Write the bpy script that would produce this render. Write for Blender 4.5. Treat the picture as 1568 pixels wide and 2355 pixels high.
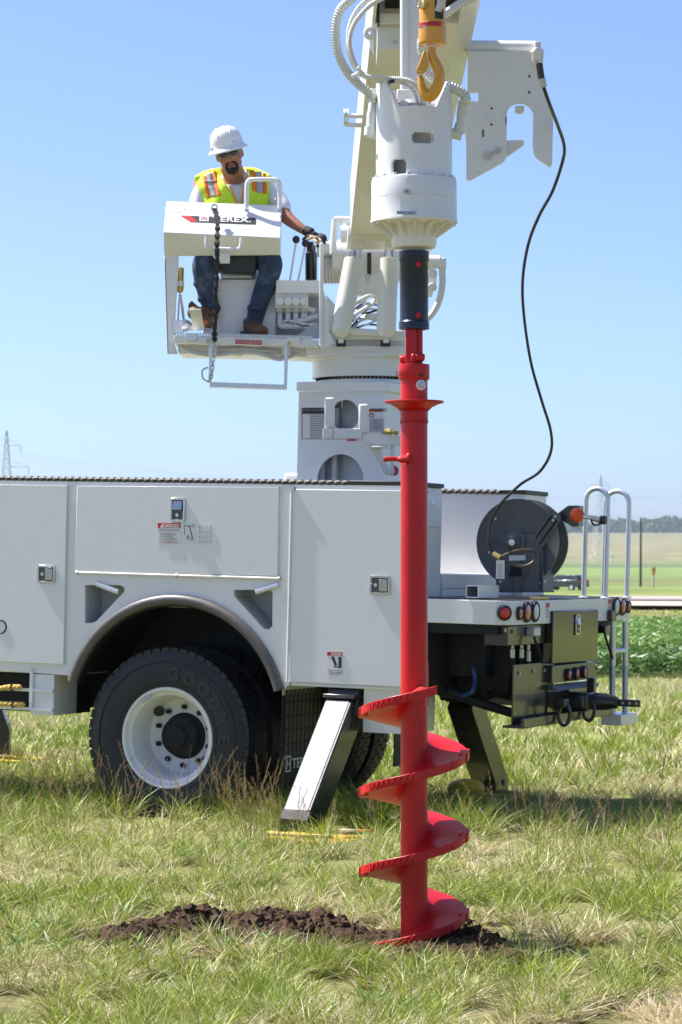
import bpy, bmesh, math, random
import numpy as np
from mathutils import Vector, Matrix, noise
from mathutils.geometry import tessellate_polygon, delaunay_2d_cdt
random.seed(7); rng = np.random.default_rng(11)
D2R = math.radians
sc = bpy.context.scene
for o in list(bpy.data.objects): bpy.data.objects.remove(o)
C = sc.collection
# ---------------------------------------------------------------- camera, world, sun, exposure
EYE = 1.6; FPX = 6130.0; CX = 784.0; VH = 1290.0     # focal length, centre column and horizon row, in units of a 1568 x 2354 picture
cam = bpy.data.cameras.new('camera'); co = bpy.data.objects.new('camera', cam); C.objects.link(co); sc.camera = co
co.location = (0, 0, EYE); co.rotation_euler = (D2R(90), 0, 0)
cam.sensor_fit = 'VERTICAL'; cam.sensor_height = 36; cam.lens = FPX/2354*36; cam.shift_y = (VH-1177)/2354
cam.clip_start = .1; cam.clip_end = 9000
cam.dof.use_dof = True; cam.dof.focus_distance = 11.1; cam.dof.aperture_fstop = 11
SUN_EL = D2R(57); SUN_H = Vector((-.934, .357, 0)).normalized()
w = bpy.data.worlds.new('World'); sc.world = w; w.use_nodes = True
nt = w.node_tree; nt.nodes.clear()
sky = nt.nodes.new('ShaderNodeTexSky'); sky.sky_type = 'NISHITA'; sky.sun_disc = False
sky.sun_elevation = SUN_EL; sky.sun_rotation = math.atan2(SUN_H.x, SUN_H.y); sky.altitude = 0
sky.air_density = .5; sky.dust_density = 1.4; sky.ozone_density = 6
bg = nt.nodes.new('ShaderNodeBackground'); bg.inputs[1].default_value = .115
wo = nt.nodes.new('ShaderNodeOutputWorld'); nt.links.new(sky.outputs[0], bg.inputs[0]); nt.links.new(bg.outputs[0], wo.inputs[0])
sl = bpy.data.lights.new('sun', 'SUN'); sl.energy = 4.5; sl.angle = D2R(.5); sl.color = (1, .955, .90)
so = bpy.data.objects.new('sun', sl); C.objects.link(so)
sd = Vector((SUN_H.x*math.cos(SUN_EL), SUN_H.y*math.cos(SUN_EL), math.sin(SUN_EL)))
so.rotation_euler = sd.to_track_quat('Z', 'Y').to_euler(); so.location = sd*40
sc.view_settings.view_transform = 'Standard'; sc.view_settings.look = 'None'; sc.view_settings.exposure = 1.17
sc.view_settings.gamma = 1; sc.view_settings.use_curve_mapping = False

# ---------------------------------------------------------------- frames
def P(px, py, Y): return Vector(((px-CX)/FPX*Y, Y, EYE+(VH-py)/FPX*Y))
ER = Vector((13984, -6130, -365)).normalized()          # towards the rear of the truck
EW = Vector((2686, 6130, -37)); EW = (EW-ER*EW.dot(ER)).normalized()   # across, away from its near side
EU = ER.cross(EW)
TO = Vector((-1.08, 16.6, 0))
TM = Matrix((ER, EW, EU))
CL = TM @ (Vector((0, 0, EYE))-TO)
def T(r, w, u): return TO+ER*r+EW*w+EU*u
def _hit(px, py, ax, val):
    d = TM @ Vector(((px-CX)/FPX, 1, (VH-py)/FPX)); t = (val-CL[ax])/d[ax]; return CL+d*t
def SL(px, py, w=0): return _hit(px, py, 1, w)          # point of the plane across = w, in truck coordinates
def S(px, py, w=0): return T(*_hit(px, py, 1, w))
def R(px, py, r): return T(*_hit(px, py, 0, r))
def U(px, py, u): return T(*_hit(px, py, 2, u))
X3, Y3, Z3 = Vector((1, 0, 0)), Vector((0, 1, 0)), Vector((0, 0, 1))
PX = lambda Y: Y/FPX

# ---------------------------------------------------------------- mesh builder (world coordinates)
class MB:
    def __init__(s): s.v = []; s.f = []
    def add(s, vs, fs):
        n = len(s.v); s.v += [Vector(v) for v in vs]; s.f += [tuple(i+n for i in f) for f in fs]; return s
    def hexa(s, p):          # 8 points: bottom ring 0-3, top ring 4-7
        return s.add(p, [(0,3,2,1),(4,5,6,7),(0,1,5,4),(1,2,6,5),(2,3,7,6),(3,0,4,7)])
    def tb(s, r0, r1, w0, w1, u0, u1):
        return s.hexa([T(r0,w0,u0),T(r1,w0,u0),T(r1,w1,u0),T(r0,w1,u0),T(r0,w0,u1),T(r1,w0,u1),T(r1,w1,u1),T(r0,w1,u1)])
    def wb(s, c, sx, sy, sz, ax=(X3, Y3, Z3)):
        c = Vector(c); a, b, d = ax[0]*sx/2, ax[1]*sy/2, ax[2]*sz/2
        return s.hexa([c-a-b-d,c+a-b-d,c+a+b-d,c-a+b-d,c-a-b+d,c+a-b+d,c+a+b+d,c-a+b+d])
    def pb(s, x0, y0, x1, y1, Y, d):     # upright box: front face on a rectangle of the picture at distance Y, depth d
        a, b, c, e = P(x0,y1,Y), P(x1,y1,Y), P(x1,y0,Y), P(x0,y0,Y); k = Y3*d
        return s.hexa([a,b,b+k,a+k,e,c,c+k,e+k])
    def prism(s, poly, vec, holes=()):
        loops = [[Vector(p) for p in poly]]+[[Vector(p) for p in h] for h in holes]; vec = Vector(vec)
        def nw(l):
            n_ = Vector((0,0,0))
            for i in range(len(l)): n_ += l[i].cross(l[(i+1) % len(l)])
            return n_
        n0_ = nw(loops[0])
        loops = loops[:1]+[list(reversed(l)) if nw(l).dot(n0_) > 0 else l for l in loops[1:]]
        flat = [p for l in loops for p in l]; n = len(flat)
        if len(loops) == 1: tri = tessellate_polygon(loops)
        else:      # constrained triangulation, then keep what lies inside the outline and outside the holes
            nz_ = n0_.normalized(); a_ = (loops[0][1]-loops[0][0]).normalized(); c_ = nz_.cross(a_); p2 = [Vector(((p-flat[0]).dot(a_), (p-flat[0]).dot(c_))) for p in flat]
            ed = []; k = 0; rng_ = []
            for l in loops: m = len(l); ed += [(k+i, k+(i+1) % m) for i in range(m)]; k += m
            ov, oe, of, io, _a, _b = delaunay_2d_cdt(p2, ed, [], 0, 1e-7)
            def ins(q):
                c = False
                for i, j in ed:
                    A, B = p2[i], p2[j]
                    if (A.y > q.y) != (B.y > q.y) and q.x < (B.x-A.x)*(q.y-A.y)/(B.y-A.y)+A.x: c = not c
                return c
            mp = [o[0] for o in io]; tri = [tuple(mp[i] for i in f) for f in of if ins(sum((ov[i] for i in f), Vector((0, 0)))/len(f))]
        fs = [tuple(t) for t in tri]+[tuple(i+n for i in reversed(t)) for t in tri]
        k = 0
        for l in loops:
            m = len(l)
            for i in range(m): fs.append((k+i, k+(i+1) % m, n+k+(i+1) % m, n+k+i))
            k += m
        return s.add(flat+[p+vec for p in flat], fs)
    def tube(s, pts, rad, n=10, cap=True, flat=1.0, up=None, closed=False):
        pts = [Vector(p) for p in pts]; m = len(pts)
        if not hasattr(rad, '__len__'): rad = [rad]*m
        vs = []; fs = []; nrm = None
        for i, p in enumerate(pts):
            if closed: t = pts[(i+1) % m]-pts[i-1]
            else: t = (pts[min(i+1, m-1)]-pts[max(i-1, 0)])
            t = t.normalized() if t.length > 1e-9 else Z3
            if nrm is None:
                a = up if up is not None else (Z3 if abs(t.z) < .9 else X3)
                nrm = (a-t*a.dot(t)).normalized()
            else:
                q = nrm-t*nrm.dot(t); nrm = q.normalized() if q.length > 1e-6 else nrm
            b = t.cross(nrm)
            for k in range(n):
                a = 2*math.pi*k/n
                vs.append(p+(nrm*math.cos(a)*flat+b*math.sin(a))*rad[i])
        e = m if closed else m-1
        for i in range(e):
            for k in range(n):
                j = (i+1) % m
                fs.append((i*n+k, i*n+(k+1) % n, j*n+(k+1) % n, j*n+k))
        if cap and not closed: fs += [tuple(range(n-1, -1, -1)), tuple(range((m-1)*n, m*n))]
        return s.add(vs, fs)
    def lathe(s, c, axis, prof, n=32, cap=True, ref=None, a0=0, a1=None):
        c = Vector(c); axis = Vector(axis).normalized()
        ref = ref or (X3 if abs(axis.x) < .9 else Z3); e1 = (ref-axis*ref.dot(axis)).normalized(); e2 = axis.cross(e1)
        full = a1 is None; a1 = 2*math.pi if full else a1; k = n if full else n+1
        vs = [c+axis*h+(e1*math.cos(a0+(a1-a0)*j/n)+e2*math.sin(a0+(a1-a0)*j/n))*r for r, h in prof for j in range(k)]
        fs = [(i*k+j, i*k+(j+1) % k, (i+1)*k+(j+1) % k, (i+1)*k+j) for i in range(len(prof)-1) for j in range(n)]
        if cap and full: fs += [tuple(range(k-1, -1, -1)), tuple(range((len(prof)-1)*k, len(prof)*k))]
        return s.add(vs, fs)
    def cyl(s, a, b, r, n=16, r2=None):
        a, b = Vector(a), Vector(b); return s.lathe(a, b-a, [(r, 0), (r if r2 is None else r2, (b-a).length)], n)
    def ball(s, c, rx, ry=None, rz=None, n=16, ax=(X3, Y3, Z3)):
        ry = ry or rx; rz = rz or rx; c = Vector(c); m = n//2; vs = [c-ax[2]*rz]
        for i in range(1, m):
            a = -math.pi/2+math.pi*i/m
            vs += [c+ax[0]*rx*math.cos(a)*math.cos(2*math.pi*k/n)+ax[1]*ry*math.cos(a)*math.sin(2*math.pi*k/n)+ax[2]*rz*math.sin(a) for k in range(n)]
        vs.append(c+ax[2]*rz); L = len(vs)-1
        fs = [(0, 1+(k+1) % n, 1+k) for k in range(n)]+[(L, L-n+k, L-n+(k+1) % n) for k in range(n)]
        for i in range(m-2):
            for k in range(n): fs.append((1+i*n+k, 1+i*n+(k+1) % n, 1+(i+1)*n+(k+1) % n, 1+(i+1)*n+k))
        return s.add(vs, fs)
    def build(s, name, mat, parent=None, bev=0, rem=0, ang=35, recalc=True, sol=0, sm=0):
        me = bpy.data.meshes.new(name); bm = bmesh.new()
        c = Vector([(min(v[i] for v in s.v)+max(v[i] for v in s.v))/2 for i in range(3)])
        bv = [bm.verts.new(v-c) for v in s.v]
        for f in s.f:
            try: bm.faces.new([bv[i] for i in f])
            except ValueError: pass
        if recalc: bmesh.ops.recalc_face_normals(bm, faces=bm.faces)
        for f in bm.faces: f.smooth = True
        bm.to_mesh(me); bm.free()
        if ang < 180: me.set_sharp_from_angle(angle=D2R(ang))
        me.materials.append(mat)
        o = bpy.data.objects.new(name, me); C.objects.link(o); o.location = c; WM[o.name] = Matrix.Translation(c)
        if parent: adopt(o, parent)
        if sol: m = o.modifiers.new('s', 'SOLIDIFY'); m.thickness = sol; m.offset = 0
        if rem:
            m = o.modifiers.new('r', 'REMESH'); m.mode = 'VOXEL'; m.voxel_size = rem; m.use_smooth_shade = True
            m = o.modifiers.new('k', 'SMOOTH'); m.iterations = sm or 4; m.factor = .6
        if bev: m = o.modifiers.new('b', 'BEVEL'); m.width = bev; m.segments = 2; m.limit_method = 'ANGLE'; m.angle_limit = D2R(40)
        return o
WM = {}
def adopt(o, parent): o.parent = parent; o.matrix_parent_inverse = WM[parent.name].inverted()
def tag(o, label, cat, group=None):
    o['label'] = label; o['category'] = cat
    if group: o['group'] = group
    return o
def struct(o, kind='structure'): o['kind'] = kind; return o
def thing(name, loc, label, cat, group=None):
    o = bpy.data.objects.new(name, None); C.objects.link(o); o.location = loc; o.empty_display_size = .2
    WM[o.name] = Matrix.Translation(Vector(loc)); return tag(o, label, cat, group)
def moved(src, name, off, parent, label=None):      # copy of a part shifted by off, sharing its mesh
    o = src.copy(); o.name = name; C.objects.link(o); o.location = src.location+Vector(off)
    WM[o.name] = Matrix.Translation(o.location)
    if parent: adopt(o, parent)
    return o
def text(name, body, org, xd, yd, h, mat, parent=None, ext=.001, width=None, bold=.0, align='LEFT', fn=None):
    cu = bpy.data.curves.new('t', 'FONT'); cu.body = body; cu.size = 1; cu.offset = bold; cu.align_x = align
    cu.extrude = 0; cu.resolution_u = 3
    to = bpy.data.objects.new('t', cu); C.objects.link(to)
    dg = bpy.context.evaluated_depsgraph_get(); me = bpy.data.meshes.new_from_object(to.evaluated_get(dg))
    bpy.data.objects.remove(to); bpy.data.curves.remove(cu)
    xs = [v.co.x for v in me.vertices]; ys = [v.co.y for v in me.vertices]
    sy = h/.7; sx = sy if width is None else width/(max(xs)-min(xs))
    x0 = min(xs) if align == 'LEFT' else 0
    xd, yd = Vector(xd).normalized(), Vector(yd).normalized(); nd = xd.cross(yd)
    vs = [Vector(org)+xd*(v.co.x-x0)*sx+yd*v.co.y*sy for v in me.vertices]
    if fn: wx = max(xs)-min(xs); vs = [fn((v.co.x-min(xs))/wx, v.co.y/.7) for v in me.vertices]
    b = MB(); fl = [tuple(p.vertices) for p in me.polygons]; n = len(vs)
    from collections import Counter
    ec = Counter(tuple(sorted((f[i], f[(i+1) % len(f)]))) for f in fl for i in range(len(f)))
    fs = [f for f in fl]+[tuple(i+n for i in reversed(f)) for f in fl]
    for f in fl:
        for i in range(len(f)):
            a, c = f[i], f[(i+1) % len(f)]
            if ec[tuple(sorted((a, c)))] == 1: fs.append((c, a, a+n, c+n))
    b.add([v+nd*ext for v in vs]+vs, fs); bpy.data.meshes.remove(me)
    return b.build(name, mat, parent, recalc=False)
def bez(pts, k=8):        # smooth curve through points
    pts = [Vector(p) for p in pts]; out = []
    for i in range(len(pts)-1):
        p0, p1, p2, p3 = pts[max(i-1, 0)], pts[i], pts[i+1], pts[min(i+2, len(pts)-1)]
        for j in range(k):
            t = j/k
            out.append(.5*((2*p1)+(p2-p0)*t+(2*p0-5*p1+4*p2-p3)*t*t+(3*p1-p0-3*p2+p3)*t**3))
    return out+[pts[-1]]
def rrect(cx, cy, w, h, r, k=4):      # rounded rectangle in the plane
    o = []
    for sx, sy, a in ((1, 1, 0), (-1, 1, 90), (-1, -1, 180), (1, -1, 270)):
        for j in range(k+1):
            t = D2R(a+90*j/k); o.append((cx+sx*(w/2-r)+r*math.cos(t), cy+sy*(h/2-r)+r*math.sin(t)))
    return o

# ---------------------------------------------------------------- materials
def pm(name, base, rough=.5, metal=0, coat=0, vary=.05, sc_=6, bump=0, bsc=60, rvary=.08, spec=.5, dirt=None, damt=.5, dsc=3, trans=0):
    m = bpy.data.materials.new(name); m.use_nodes = True; n = m.node_tree.nodes; L = m.node_tree.links
    b = n['Principled BSDF']; b.inputs['Metallic'].default_value = metal
    b.inputs['Coat Weight'].default_value = coat; b.inputs['Coat Roughness'].default_value = .08; b.inputs['Specular IOR Level'].default_value = spec
    tc = n.new('ShaderNodeNewGeometry')
    nz = n.new('ShaderNodeTexNoise'); nz.inputs['Scale'].default_value = sc_; nz.inputs['Detail'].default_value = 6; L.new(tc.outputs['Position'], nz.inputs[0])
    mx = n.new('ShaderNodeMix'); mx.data_type = 'RGBA'; L.new(nz.outputs[0], mx.inputs[0])
    c = Vector(base[:3]); mx.inputs[6].default_value = (*[max(0, x*(1-vary*2)) for x in c], 1); mx.inputs[7].default_value = (*[min(1, x*(1+vary*2)) for x in c], 1)
    out = mx.outputs[2]
    if dirt:
        d = n.new('ShaderNodeTexNoise'); d.inputs['Scale'].default_value = dsc; d.inputs['Detail'].default_value = 9; d.inputs['Roughness'].default_value = .7
        L.new(tc.outputs['Position'], d.inputs[0]); rp = n.new('ShaderNodeMapRange'); rp.inputs[1].default_value = .52; rp.inputs[2].default_value = .75
        rp.inputs[4].default_value = damt; L.new(d.outputs[0], rp.inputs[0])
        m2 = n.new('ShaderNodeMix'); m2.data_type = 'RGBA'; L.new(rp.outputs[0], m2.inputs[0]); L.new(out, m2.inputs[6]); m2.inputs[7].default_value = (*dirt, 1); out = m2.outputs[2]
    L.new(out, b.inputs['Base Color'])
    mr = n.new('ShaderNodeMapRange'); mr.inputs[3].default_value = max(.02, rough-rvary); mr.inputs[4].default_value = min(1, rough+rvary)
    L.new(nz.outputs[0], mr.inputs[0]); L.new(mr.outputs[0], b.inputs['Roughness'])
    if bump:
        bz = n.new('ShaderNodeTexNoise'); bz.inputs['Scale'].default_value = bsc; bz.inputs['Detail'].default_value = 4; L.new(tc.outputs['Position'], bz.inputs[0])
        bu = n.new('ShaderNodeBump'); bu.inputs['Strength'].default_value = bump; bu.inputs['Distance'].default_value = .01; L.new(bz.outputs[0], bu.inputs['Height']); L.new(bu.outputs[0], b.inputs['Normal'])
    if trans: b.inputs['Transmission Weight'].default_value = trans
    return m
M = dict(
    white=pm('white_paint', (.74,.74,.74), .38, coat=.18, vary=.02, bump=.025, bsc=7, dirt=(.45,.42,.36), damt=.2, dsc=6),
    cream=pm('boom_paint', (.72,.71,.66), .35, coat=.2, vary=.02, bump=.05, bsc=12, dirt=(.45,.42,.34), damt=.2),
    greywhite=pm('grey_white', (.5,.51,.52), .45, vary=.05, dirt=(.25,.23,.2), damt=.4, dsc=14),
    tyre_text=pm('tyre_text', (.026,.025,.025), .45), red=pm('red_paint', (.50,.006,.009), .38, spec=.35, coat=.08, vary=.1, bump=.12, bsc=25, dirt=(.14,.02,.012), damt=.6, dsc=22),
    navy=pm('socket_paint', (.010,.020,.040), .34, coat=.15, spec=.35, vary=.15, bump=.15, bsc=30, dirt=(.05,.045,.04), damt=.18, dsc=22),
    yellow=pm('hook_paint', (.72,.33,.018), .38, coat=.25, vary=.06, bump=.12, bsc=40, dirt=(.35,.14,.03), damt=.5, dsc=30),
    steel=pm('steel', (.55,.55,.55), .22, 1, vary=.1), chrome=pm('chrome', (.5,.49,.46), .12, 1, vary=.05),
    galv=pm('galvanised', (.5,.52,.54), .38, .8, vary=.15, sc_=20), alu=pm('aluminium', (.68,.7,.74), .35, .55, vary=.04),
    leg=pm('leg_lit_steel', (.24,.24,.26), .5, 0, spec=.4, vary=.3, sc_=9, bump=.3, bsc=9, dirt=(.13,.13,.14), damt=.7, dsc=9),
    black=pm('black_paint', (.014,.013,.011), .28, coat=.4, vary=.2, bump=.08, bsc=20, dirt=(.05,.04,.025), damt=.5, dsc=8),
    dark=pm('underbody', (.009,.009,.009), .6, vary=.3, spec=.3, dirt=(.025,.02,.016), damt=.5), gloss=pm('gloss_black', (.012,.009,.007), .1, coat=.35, vary=.1, bump=.05, bsc=6),
    rubber=pm('rubber', (.011,.011,.013), .55, vary=.2, sc_=20, bump=.2, bsc=160, dirt=(.04,.034,.028), damt=.45, dsc=9),
    fender=pm('fender_rubber', (.1,.092,.088), .42, vary=.1, bump=.1, bsc=40, dirt=(.2,.17,.15), damt=.5, dsc=10),
    rope=pm('edge_rubber', (.022,.02,.02), .5, vary=.2), reel=pm('reel_paint', (.085,.09,.10), .42, vary=.08, dirt=(.1,.1,.1), damt=.3, dsc=12),
    hose=pm('pale_hose', (.68,.68,.66), .4, vary=.06), orange=pm('orange_ball', (.75,.1,.01), .45, vary=.06, bump=.1),
    wire=pm('wire_rope', (.09,.07,.05), .5, .5, vary=.3, sc_=90), cable=pm('dark_cable', (.02,.025,.03), .45, .2, vary=.2),
    lens=pm('red_lens', (.55,.008,.006), .18, coat=.6, vary=.2, sc_=200), clear=pm('clear_lens', (.5,.54,.6), .12, coat=.6, vary=.2, sc_=200),
    pad=pm('yellow_pad', (.7,.42,.02), .6, vary=.08, dirt=(.35,.25,.08), damt=.5, dsc=8),
    pred=pm('print_red', (.5,.02,.03), .5), pblack=pm('print_black', (.02,.02,.022), .5), pgrey=pm('print_grey', (.3,.3,.33), .6), pwhite=pm('print_white', (.7,.7,.7), .5), porange=pm('print_orange', (.7,.2,.04), .5),
    skin=pm('skin', (.36,.15,.085), .5, vary=.08, sc_=30, bump=.1), shirt=pm('shirt', (.72,.72,.75), .85, vary=.03, bump=.5, bsc=14),
    lime=pm('vest_lime', (.62,.86,.03), .7, vary=.05, bump=.5, bsc=16), vor=pm('vest_orange', (.95,.17,.02), .7, vary=.04), vgrey=pm('vest_reflective', (.38,.37,.38), .5, vary=.06),
    jean=pm('denim', (.022,.042,.085), .85, vary=.35, sc_=9, bump=.6, bsc=22, dirt=(.13,.2,.3), damt=.8, dsc=4), boot=pm('boot_leather', (.09,.045,.025), .6, vary=.25, sc_=20),
    hair=pm('beard', (.025,.015,.01), .8, vary=.2), glove=pm('glove_black', (.02,.018,.018), .7, vary=.2), tan=pm('glove_tan', (.6,.42,.25), .75, vary=.1),
    hat=pm('hard_hat_white', (.8,.8,.82), .25, coat=.3, vary=.01), soil=None,
    yrope=pm('yellow_rope', (.6,.42,.1), .8, vary=.2, sc_=80), coil=pm('rope_coil', (.62,.59,.5), .8, vary=.1, sc_=40, bump=.4, bsc=90),
    wood=pm('pole_wood', (.07,.05,.04), .8, vary=.2), pylon=pm('pylon_steel', (.5,.52,.55), .6, .3), strap=pm('black_strap', (.018,.018,.02), .75, vary=.2),
    carp=pm('car_paint', (.03,.035,.045), .25, .3, coat=.6), glass=pm('dark_glass', (.02,.025,.03), .06, coat=.5), brass=pm('brass', (.55,.42,.15), .35, .8, vary=.1),
    blue=pm('blue_hose', (.02,.06,.2), .4), seat=pm('seat_vinyl', (.02,.02,.022), .45, bump=.2))
# ================================================================ THE TRUCK
truck = thing('digger_truck', T(0, 1.1, 0), 'white utility digger truck with crane boom and operator console parked on the grass', 'truck')
tk = truck
WH = M['white']
# ---- near side compartment body
R0 = -2.7; TOPU = 2.09
hole1 = [SL(195,1345),SL(275,1345),SL(286,1350),SL(286,1360),SL(222,1428),SL(212,1432),SL(195,1432)]
hole2 = [SL(537,1356),SL(620,1356),SL(627,1362),SL(626,1440),SL(618,1447),SL(606,1446),SL(538,1370)]
arch = [(.03+.77*math.cos(a), .60+.77*math.sin(a)) for a in np.linspace(math.acos(-.75/.79), math.acos(.75/.79), 26)]
outl = [(R0, .9)]+[(-.74, .86)]+arch+[(.79, .862), (1.585, .862), (1.585, TOPU), (R0, TOPU)]
b = MB(); b.prism([T(r, 0, u) for r, u in outl], EW*.02, [[T(p[0], 0, p[2]) for p in h] for h in (hole1, hole2)]); body = b.build('side_panel', WH, tk)
b = MB(); b.tb(R0,-.72,.02,.5,.862,TOPU-.002); b.build('front_compartment', WH, tk, bev=.004)
b = MB(); b.tb(-.718,.798,.26,.5,1.46,TOPU-.002); b.build('wheel_compartment', WH, tk)
b = MB(); b.tb(.8,1.585,.02,.5,.864,TOPU-.002); b.build('rear_compartment', WH, tk, bev=.004)
b = MB(); b.tb(1.30,1.58,.02,.48,.60,.863); b.build('rear_skirt', M['cream'], tk)
for h in (hole1, hole2):     # pockets behind the triangular openings
    b = MB(); n = len(h); A = [T(p[0], .02, p[2]) for p in h]; Bk = [p+EW*.2 for p in A]
    b.add(A+Bk, [(i, (i+1) % n, n+(i+1) % n, n+i) for i in range(n)]+[tuple(range(n, 2*n))])
    b.build('chock_pocket', M['greywhite'], tk, recalc=False)
# white latch bars over the pockets
for a_, c_ in (((245,1351),(271,1364)), ((587,1357),(640,1343))) if False else (((222,1342),(272,1361)), ((588,1361),(640,1344))):
    b = MB(); b.tube([S(*a_, -.012), S(*c_, -.012)], .011, 8, flat=1.6); b.build('pocket_bar', M['alu'], tk)
def slab(name, pts, w0, th, mat=WH, bev=.003): 
    b = MB(); b.prism([T(r, w0, u) for r, u in pts], EW*th); return b.build(name, mat, tk, bev=bev)
d1 = slab('compartment_door', [(-2.6,.925),(-.757,.929),(-.762,2.062),(-2.6,2.062)], -.018, .017)
d2 = slab('compartment_door', [(-.692,1.52),(.722,1.527),(.715,2.07),(-.69,2.06)], -.016, .015)
d3 = slab('compartment_door', [(.822,.885),(1.56,.885),(1.56,2.06),(.808,2.06)], -.018, .017)
def rod(name, a, c, r, mat, par=tk, n=10):
    b = MB(); b.cyl(a, c, r, n); return b.build(name, mat, par)
rod('door_hinge', S(176,1316,-.014), S(643,1330,-.014), .0085, WH, d2)
for x, y in ((178,1316),(406,1323),(641,1330)): rod('hinge_clip', S(x-3,y,-.014), S(x+3,y,-.014), .0125, M['steel'], d2)
rod('door_hinge', T(.806,-.02,2.05), T(.806,-.02,.87), .008, WH, d3)
for u_ in (2.06, .872): b = MB(); b.tb(.796,.824,-.03,-.001,u_-.012,u_+.012); b.build('hinge_clip', M['steel'], d3)
b = MB(); b.tb(.0-2.5,1.58,-.012,-.001,.866,.88) if False else b.tb(.84,1.58,-.006,-.0005,.866,.876); b.build('drip_lip', WH, tk)
def latch(c, xd, yd, nd, w, h, par, vert=False):     # paddle latch: bezel ring, dished cup, paddle, lock
    def q(x, y, z=0): return c+xd*x+yd*y+nd*z
    o1 = rrect(0,0,w,h,.014); i1 = rrect(0,0,w-.028,h-.028,.006)
    b = MB(); b.prism([q(x,y) for x,y in o1], nd*.009, [[q(x,y) for x,y in reversed(i1)]]); lt = b.build('door_latch', M['chrome'], par, bev=.002)
    b = MB(); b.hexa([q(-w/2+.012,-h/2+.012,.001),q(w/2-.012,-h/2+.012,.001),q(w/2-.012,-h/2+.012,.002),q(-w/2+.012,-h/2+.012,.002),q(-w/2+.012,h/2-.012,.001),q(w/2-.012,h/2-.012,.001),q(w/2-.012,h/2-.012,.002),q(-w/2+.012,h/2-.012,.002)]); b.build('latch_cup', M['reel'], lt)
    b = MB()
    if vert: b.hexa([q(-w*.3,0,.003),q(w*.3,0,.003),q(w*.3,h*.36,.003),q(-w*.3,h*.36,.003),q(-w*.3,0,.02),q(w*.3,0,.02),q(w*.3,h*.36,.008),q(-w*.3,h*.36,.008)])
    else: b.hexa([q(0,-h*.32,.003),q(w*.36,-h*.32,.003),q(w*.36,h*.32,.003),q(0,h*.32,.003),q(0,-h*.32,.02),q(w*.36,-h*.32,.008),q(w*.36,h*.32,.008),q(0,h*.32,.02)])
    b.build('paddle', M['chrome'], lt, bev=.002)
    k = q(0,-h*.22,.003) if vert else q(-w*.2,0,.003)
    b = MB(); b.cyl(k, k+nd*.008, .011, 12); b.build('lock', M['steel'], lt)
latch(S(107,1320,-.019), ER, EU, -EW, .13, .115, d1)
latch(S(409,1172,-.017), ER, EU, -EW, .105, .15, d2, True)
latch(S(874,1345,-.019), ER, EU, -EW, .135, .115, d3)
latch(R(989,1160,1.588), EW, EU, ER, .105, .15, tk, True)
b = MB(); b.tb(1.586,1.60,.15,.47,1.20,2.05); d4 = b.build('rear_compartment_door', WH, tk, bev=.003)
rod('door_hinge', R(976,1207,1.606), R(1010,1209,1.606), .01, WH, d4)
b = MB(); b.tb(1.586,1.59,.02,.49,2.09,2.10); b.build('corner_cap', M['greywhite'], tk)
# ---- decals on the side
def decal(x0, y0, x1, y1, mat=None, w0=-.0195, par=d2, name='decal'):
    p = [SL(x0,y1),SL(x1,y1),SL(x1,y0),SL(x0,y0)]; b = MB(); b.prism([T(k[0], w0, k[2]) for k in p], EW*.001); return b.build(name, mat or M['pwhite'], par)
def stext(s_, x, y, hpx, mat, w0, par, wpx=None, bold=0):
    q = SL(x, y); k = 17/6130
    return text('lettering', s_, T(q[0], w0, q[2]), ER, EU, hpx*k, mat, par, .0008, None if wpx is None else wpx*k*1.09, bold)
W2 = -.0175
dc = decal(365,1202,418,1250, w0=W2); decal(365.5,1202,418,1214, M['pred'], W2-.001, dc, 'banner')
stext('DANGER', 378, 1212.5, 8.5, M['pwhite'], W2-.0022, dc, 38, .03)
b = MB(); q = [S(368,1212.5,W2-.0022),S(376,1212.5,W2-.0022),S(372,1204,W2-.0022)]; b.prism(q, EW*.0008); b.build('warning_triangle', M['pwhite'], dc)
stext('ELECTROCUTION HAZARD', 369, 1220, 3.6, M['pgrey'], W2-.0022, dc, 46)
for i in range(5): stext('DEATH OR SERIOUS INJURY WILL RESULT', 371+i%2, 1226.5+i*4, 2.2, M['pred' if i==0 else 'pgrey'], W2-.0022, dc, 40-4*(i%3))
stext('KEEP CLEAR OF TRUCK AND LOADS', 370, 1247.5, 2.4, M['pred'], W2-.0022, dc, 44)
dg_ = decal(422,1203,451,1248, w0=W2)
def sline(pts, rpx, par, mat=None): 
    b = MB(); b.tube([S(x, y, W2-.0015) for x, y in pts], rpx*17/6130, 5); b.build('pictogram', mat or M['pblack'], par)
sline([(424,1230),(424,1208),(447,1211)],.5,dg_); sline([(433,1208),(437,1216),(443,1240)],.9,dg_); sline([(443,1240),(436,1240)],.7,dg_); sline([(430,1240),(432,1230),(436,1236)],.8,dg_); sline([(440,1207),(446,1206)],.6,dg_,M['pred'])
dk_ = decal(454,1205,488,1249, w0=W2)
for j in range(4):
    for i in range(4):
        x, y = 457+i*8, 1209+j*11; sline([(x,y+4),(x+2.5,y),(x+5,y+3)],.35,dk_,M['pgrey'])
        sline([(x,y+6),(x+5,y+6)],.3,dk_,M['pgrey'])
W3 = -.0195
d5 = decal(755,1498,790,1552, w0=W3, par=d3); decal(755.3,1498,790,1507, M['pred'], W3-.001, d5, 'banner')
stext('DANGER', 765, 1505.5, 6, M['pwhite'], W3-.0022, d5, 22, .03)
for q in ([(761,1510),(767,1509),(775,1529),(770,1531)], [(778,1510),(785,1510),(785,1533),(778,1533)], [(767,1531),(785,1534),(785,1536),(767,1534)]):
    b = MB(); b.prism([S(x,y,W3-.002) for x,y in q], EW*.0008); b.build('pictogram', M['pblack'], d5)
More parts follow.
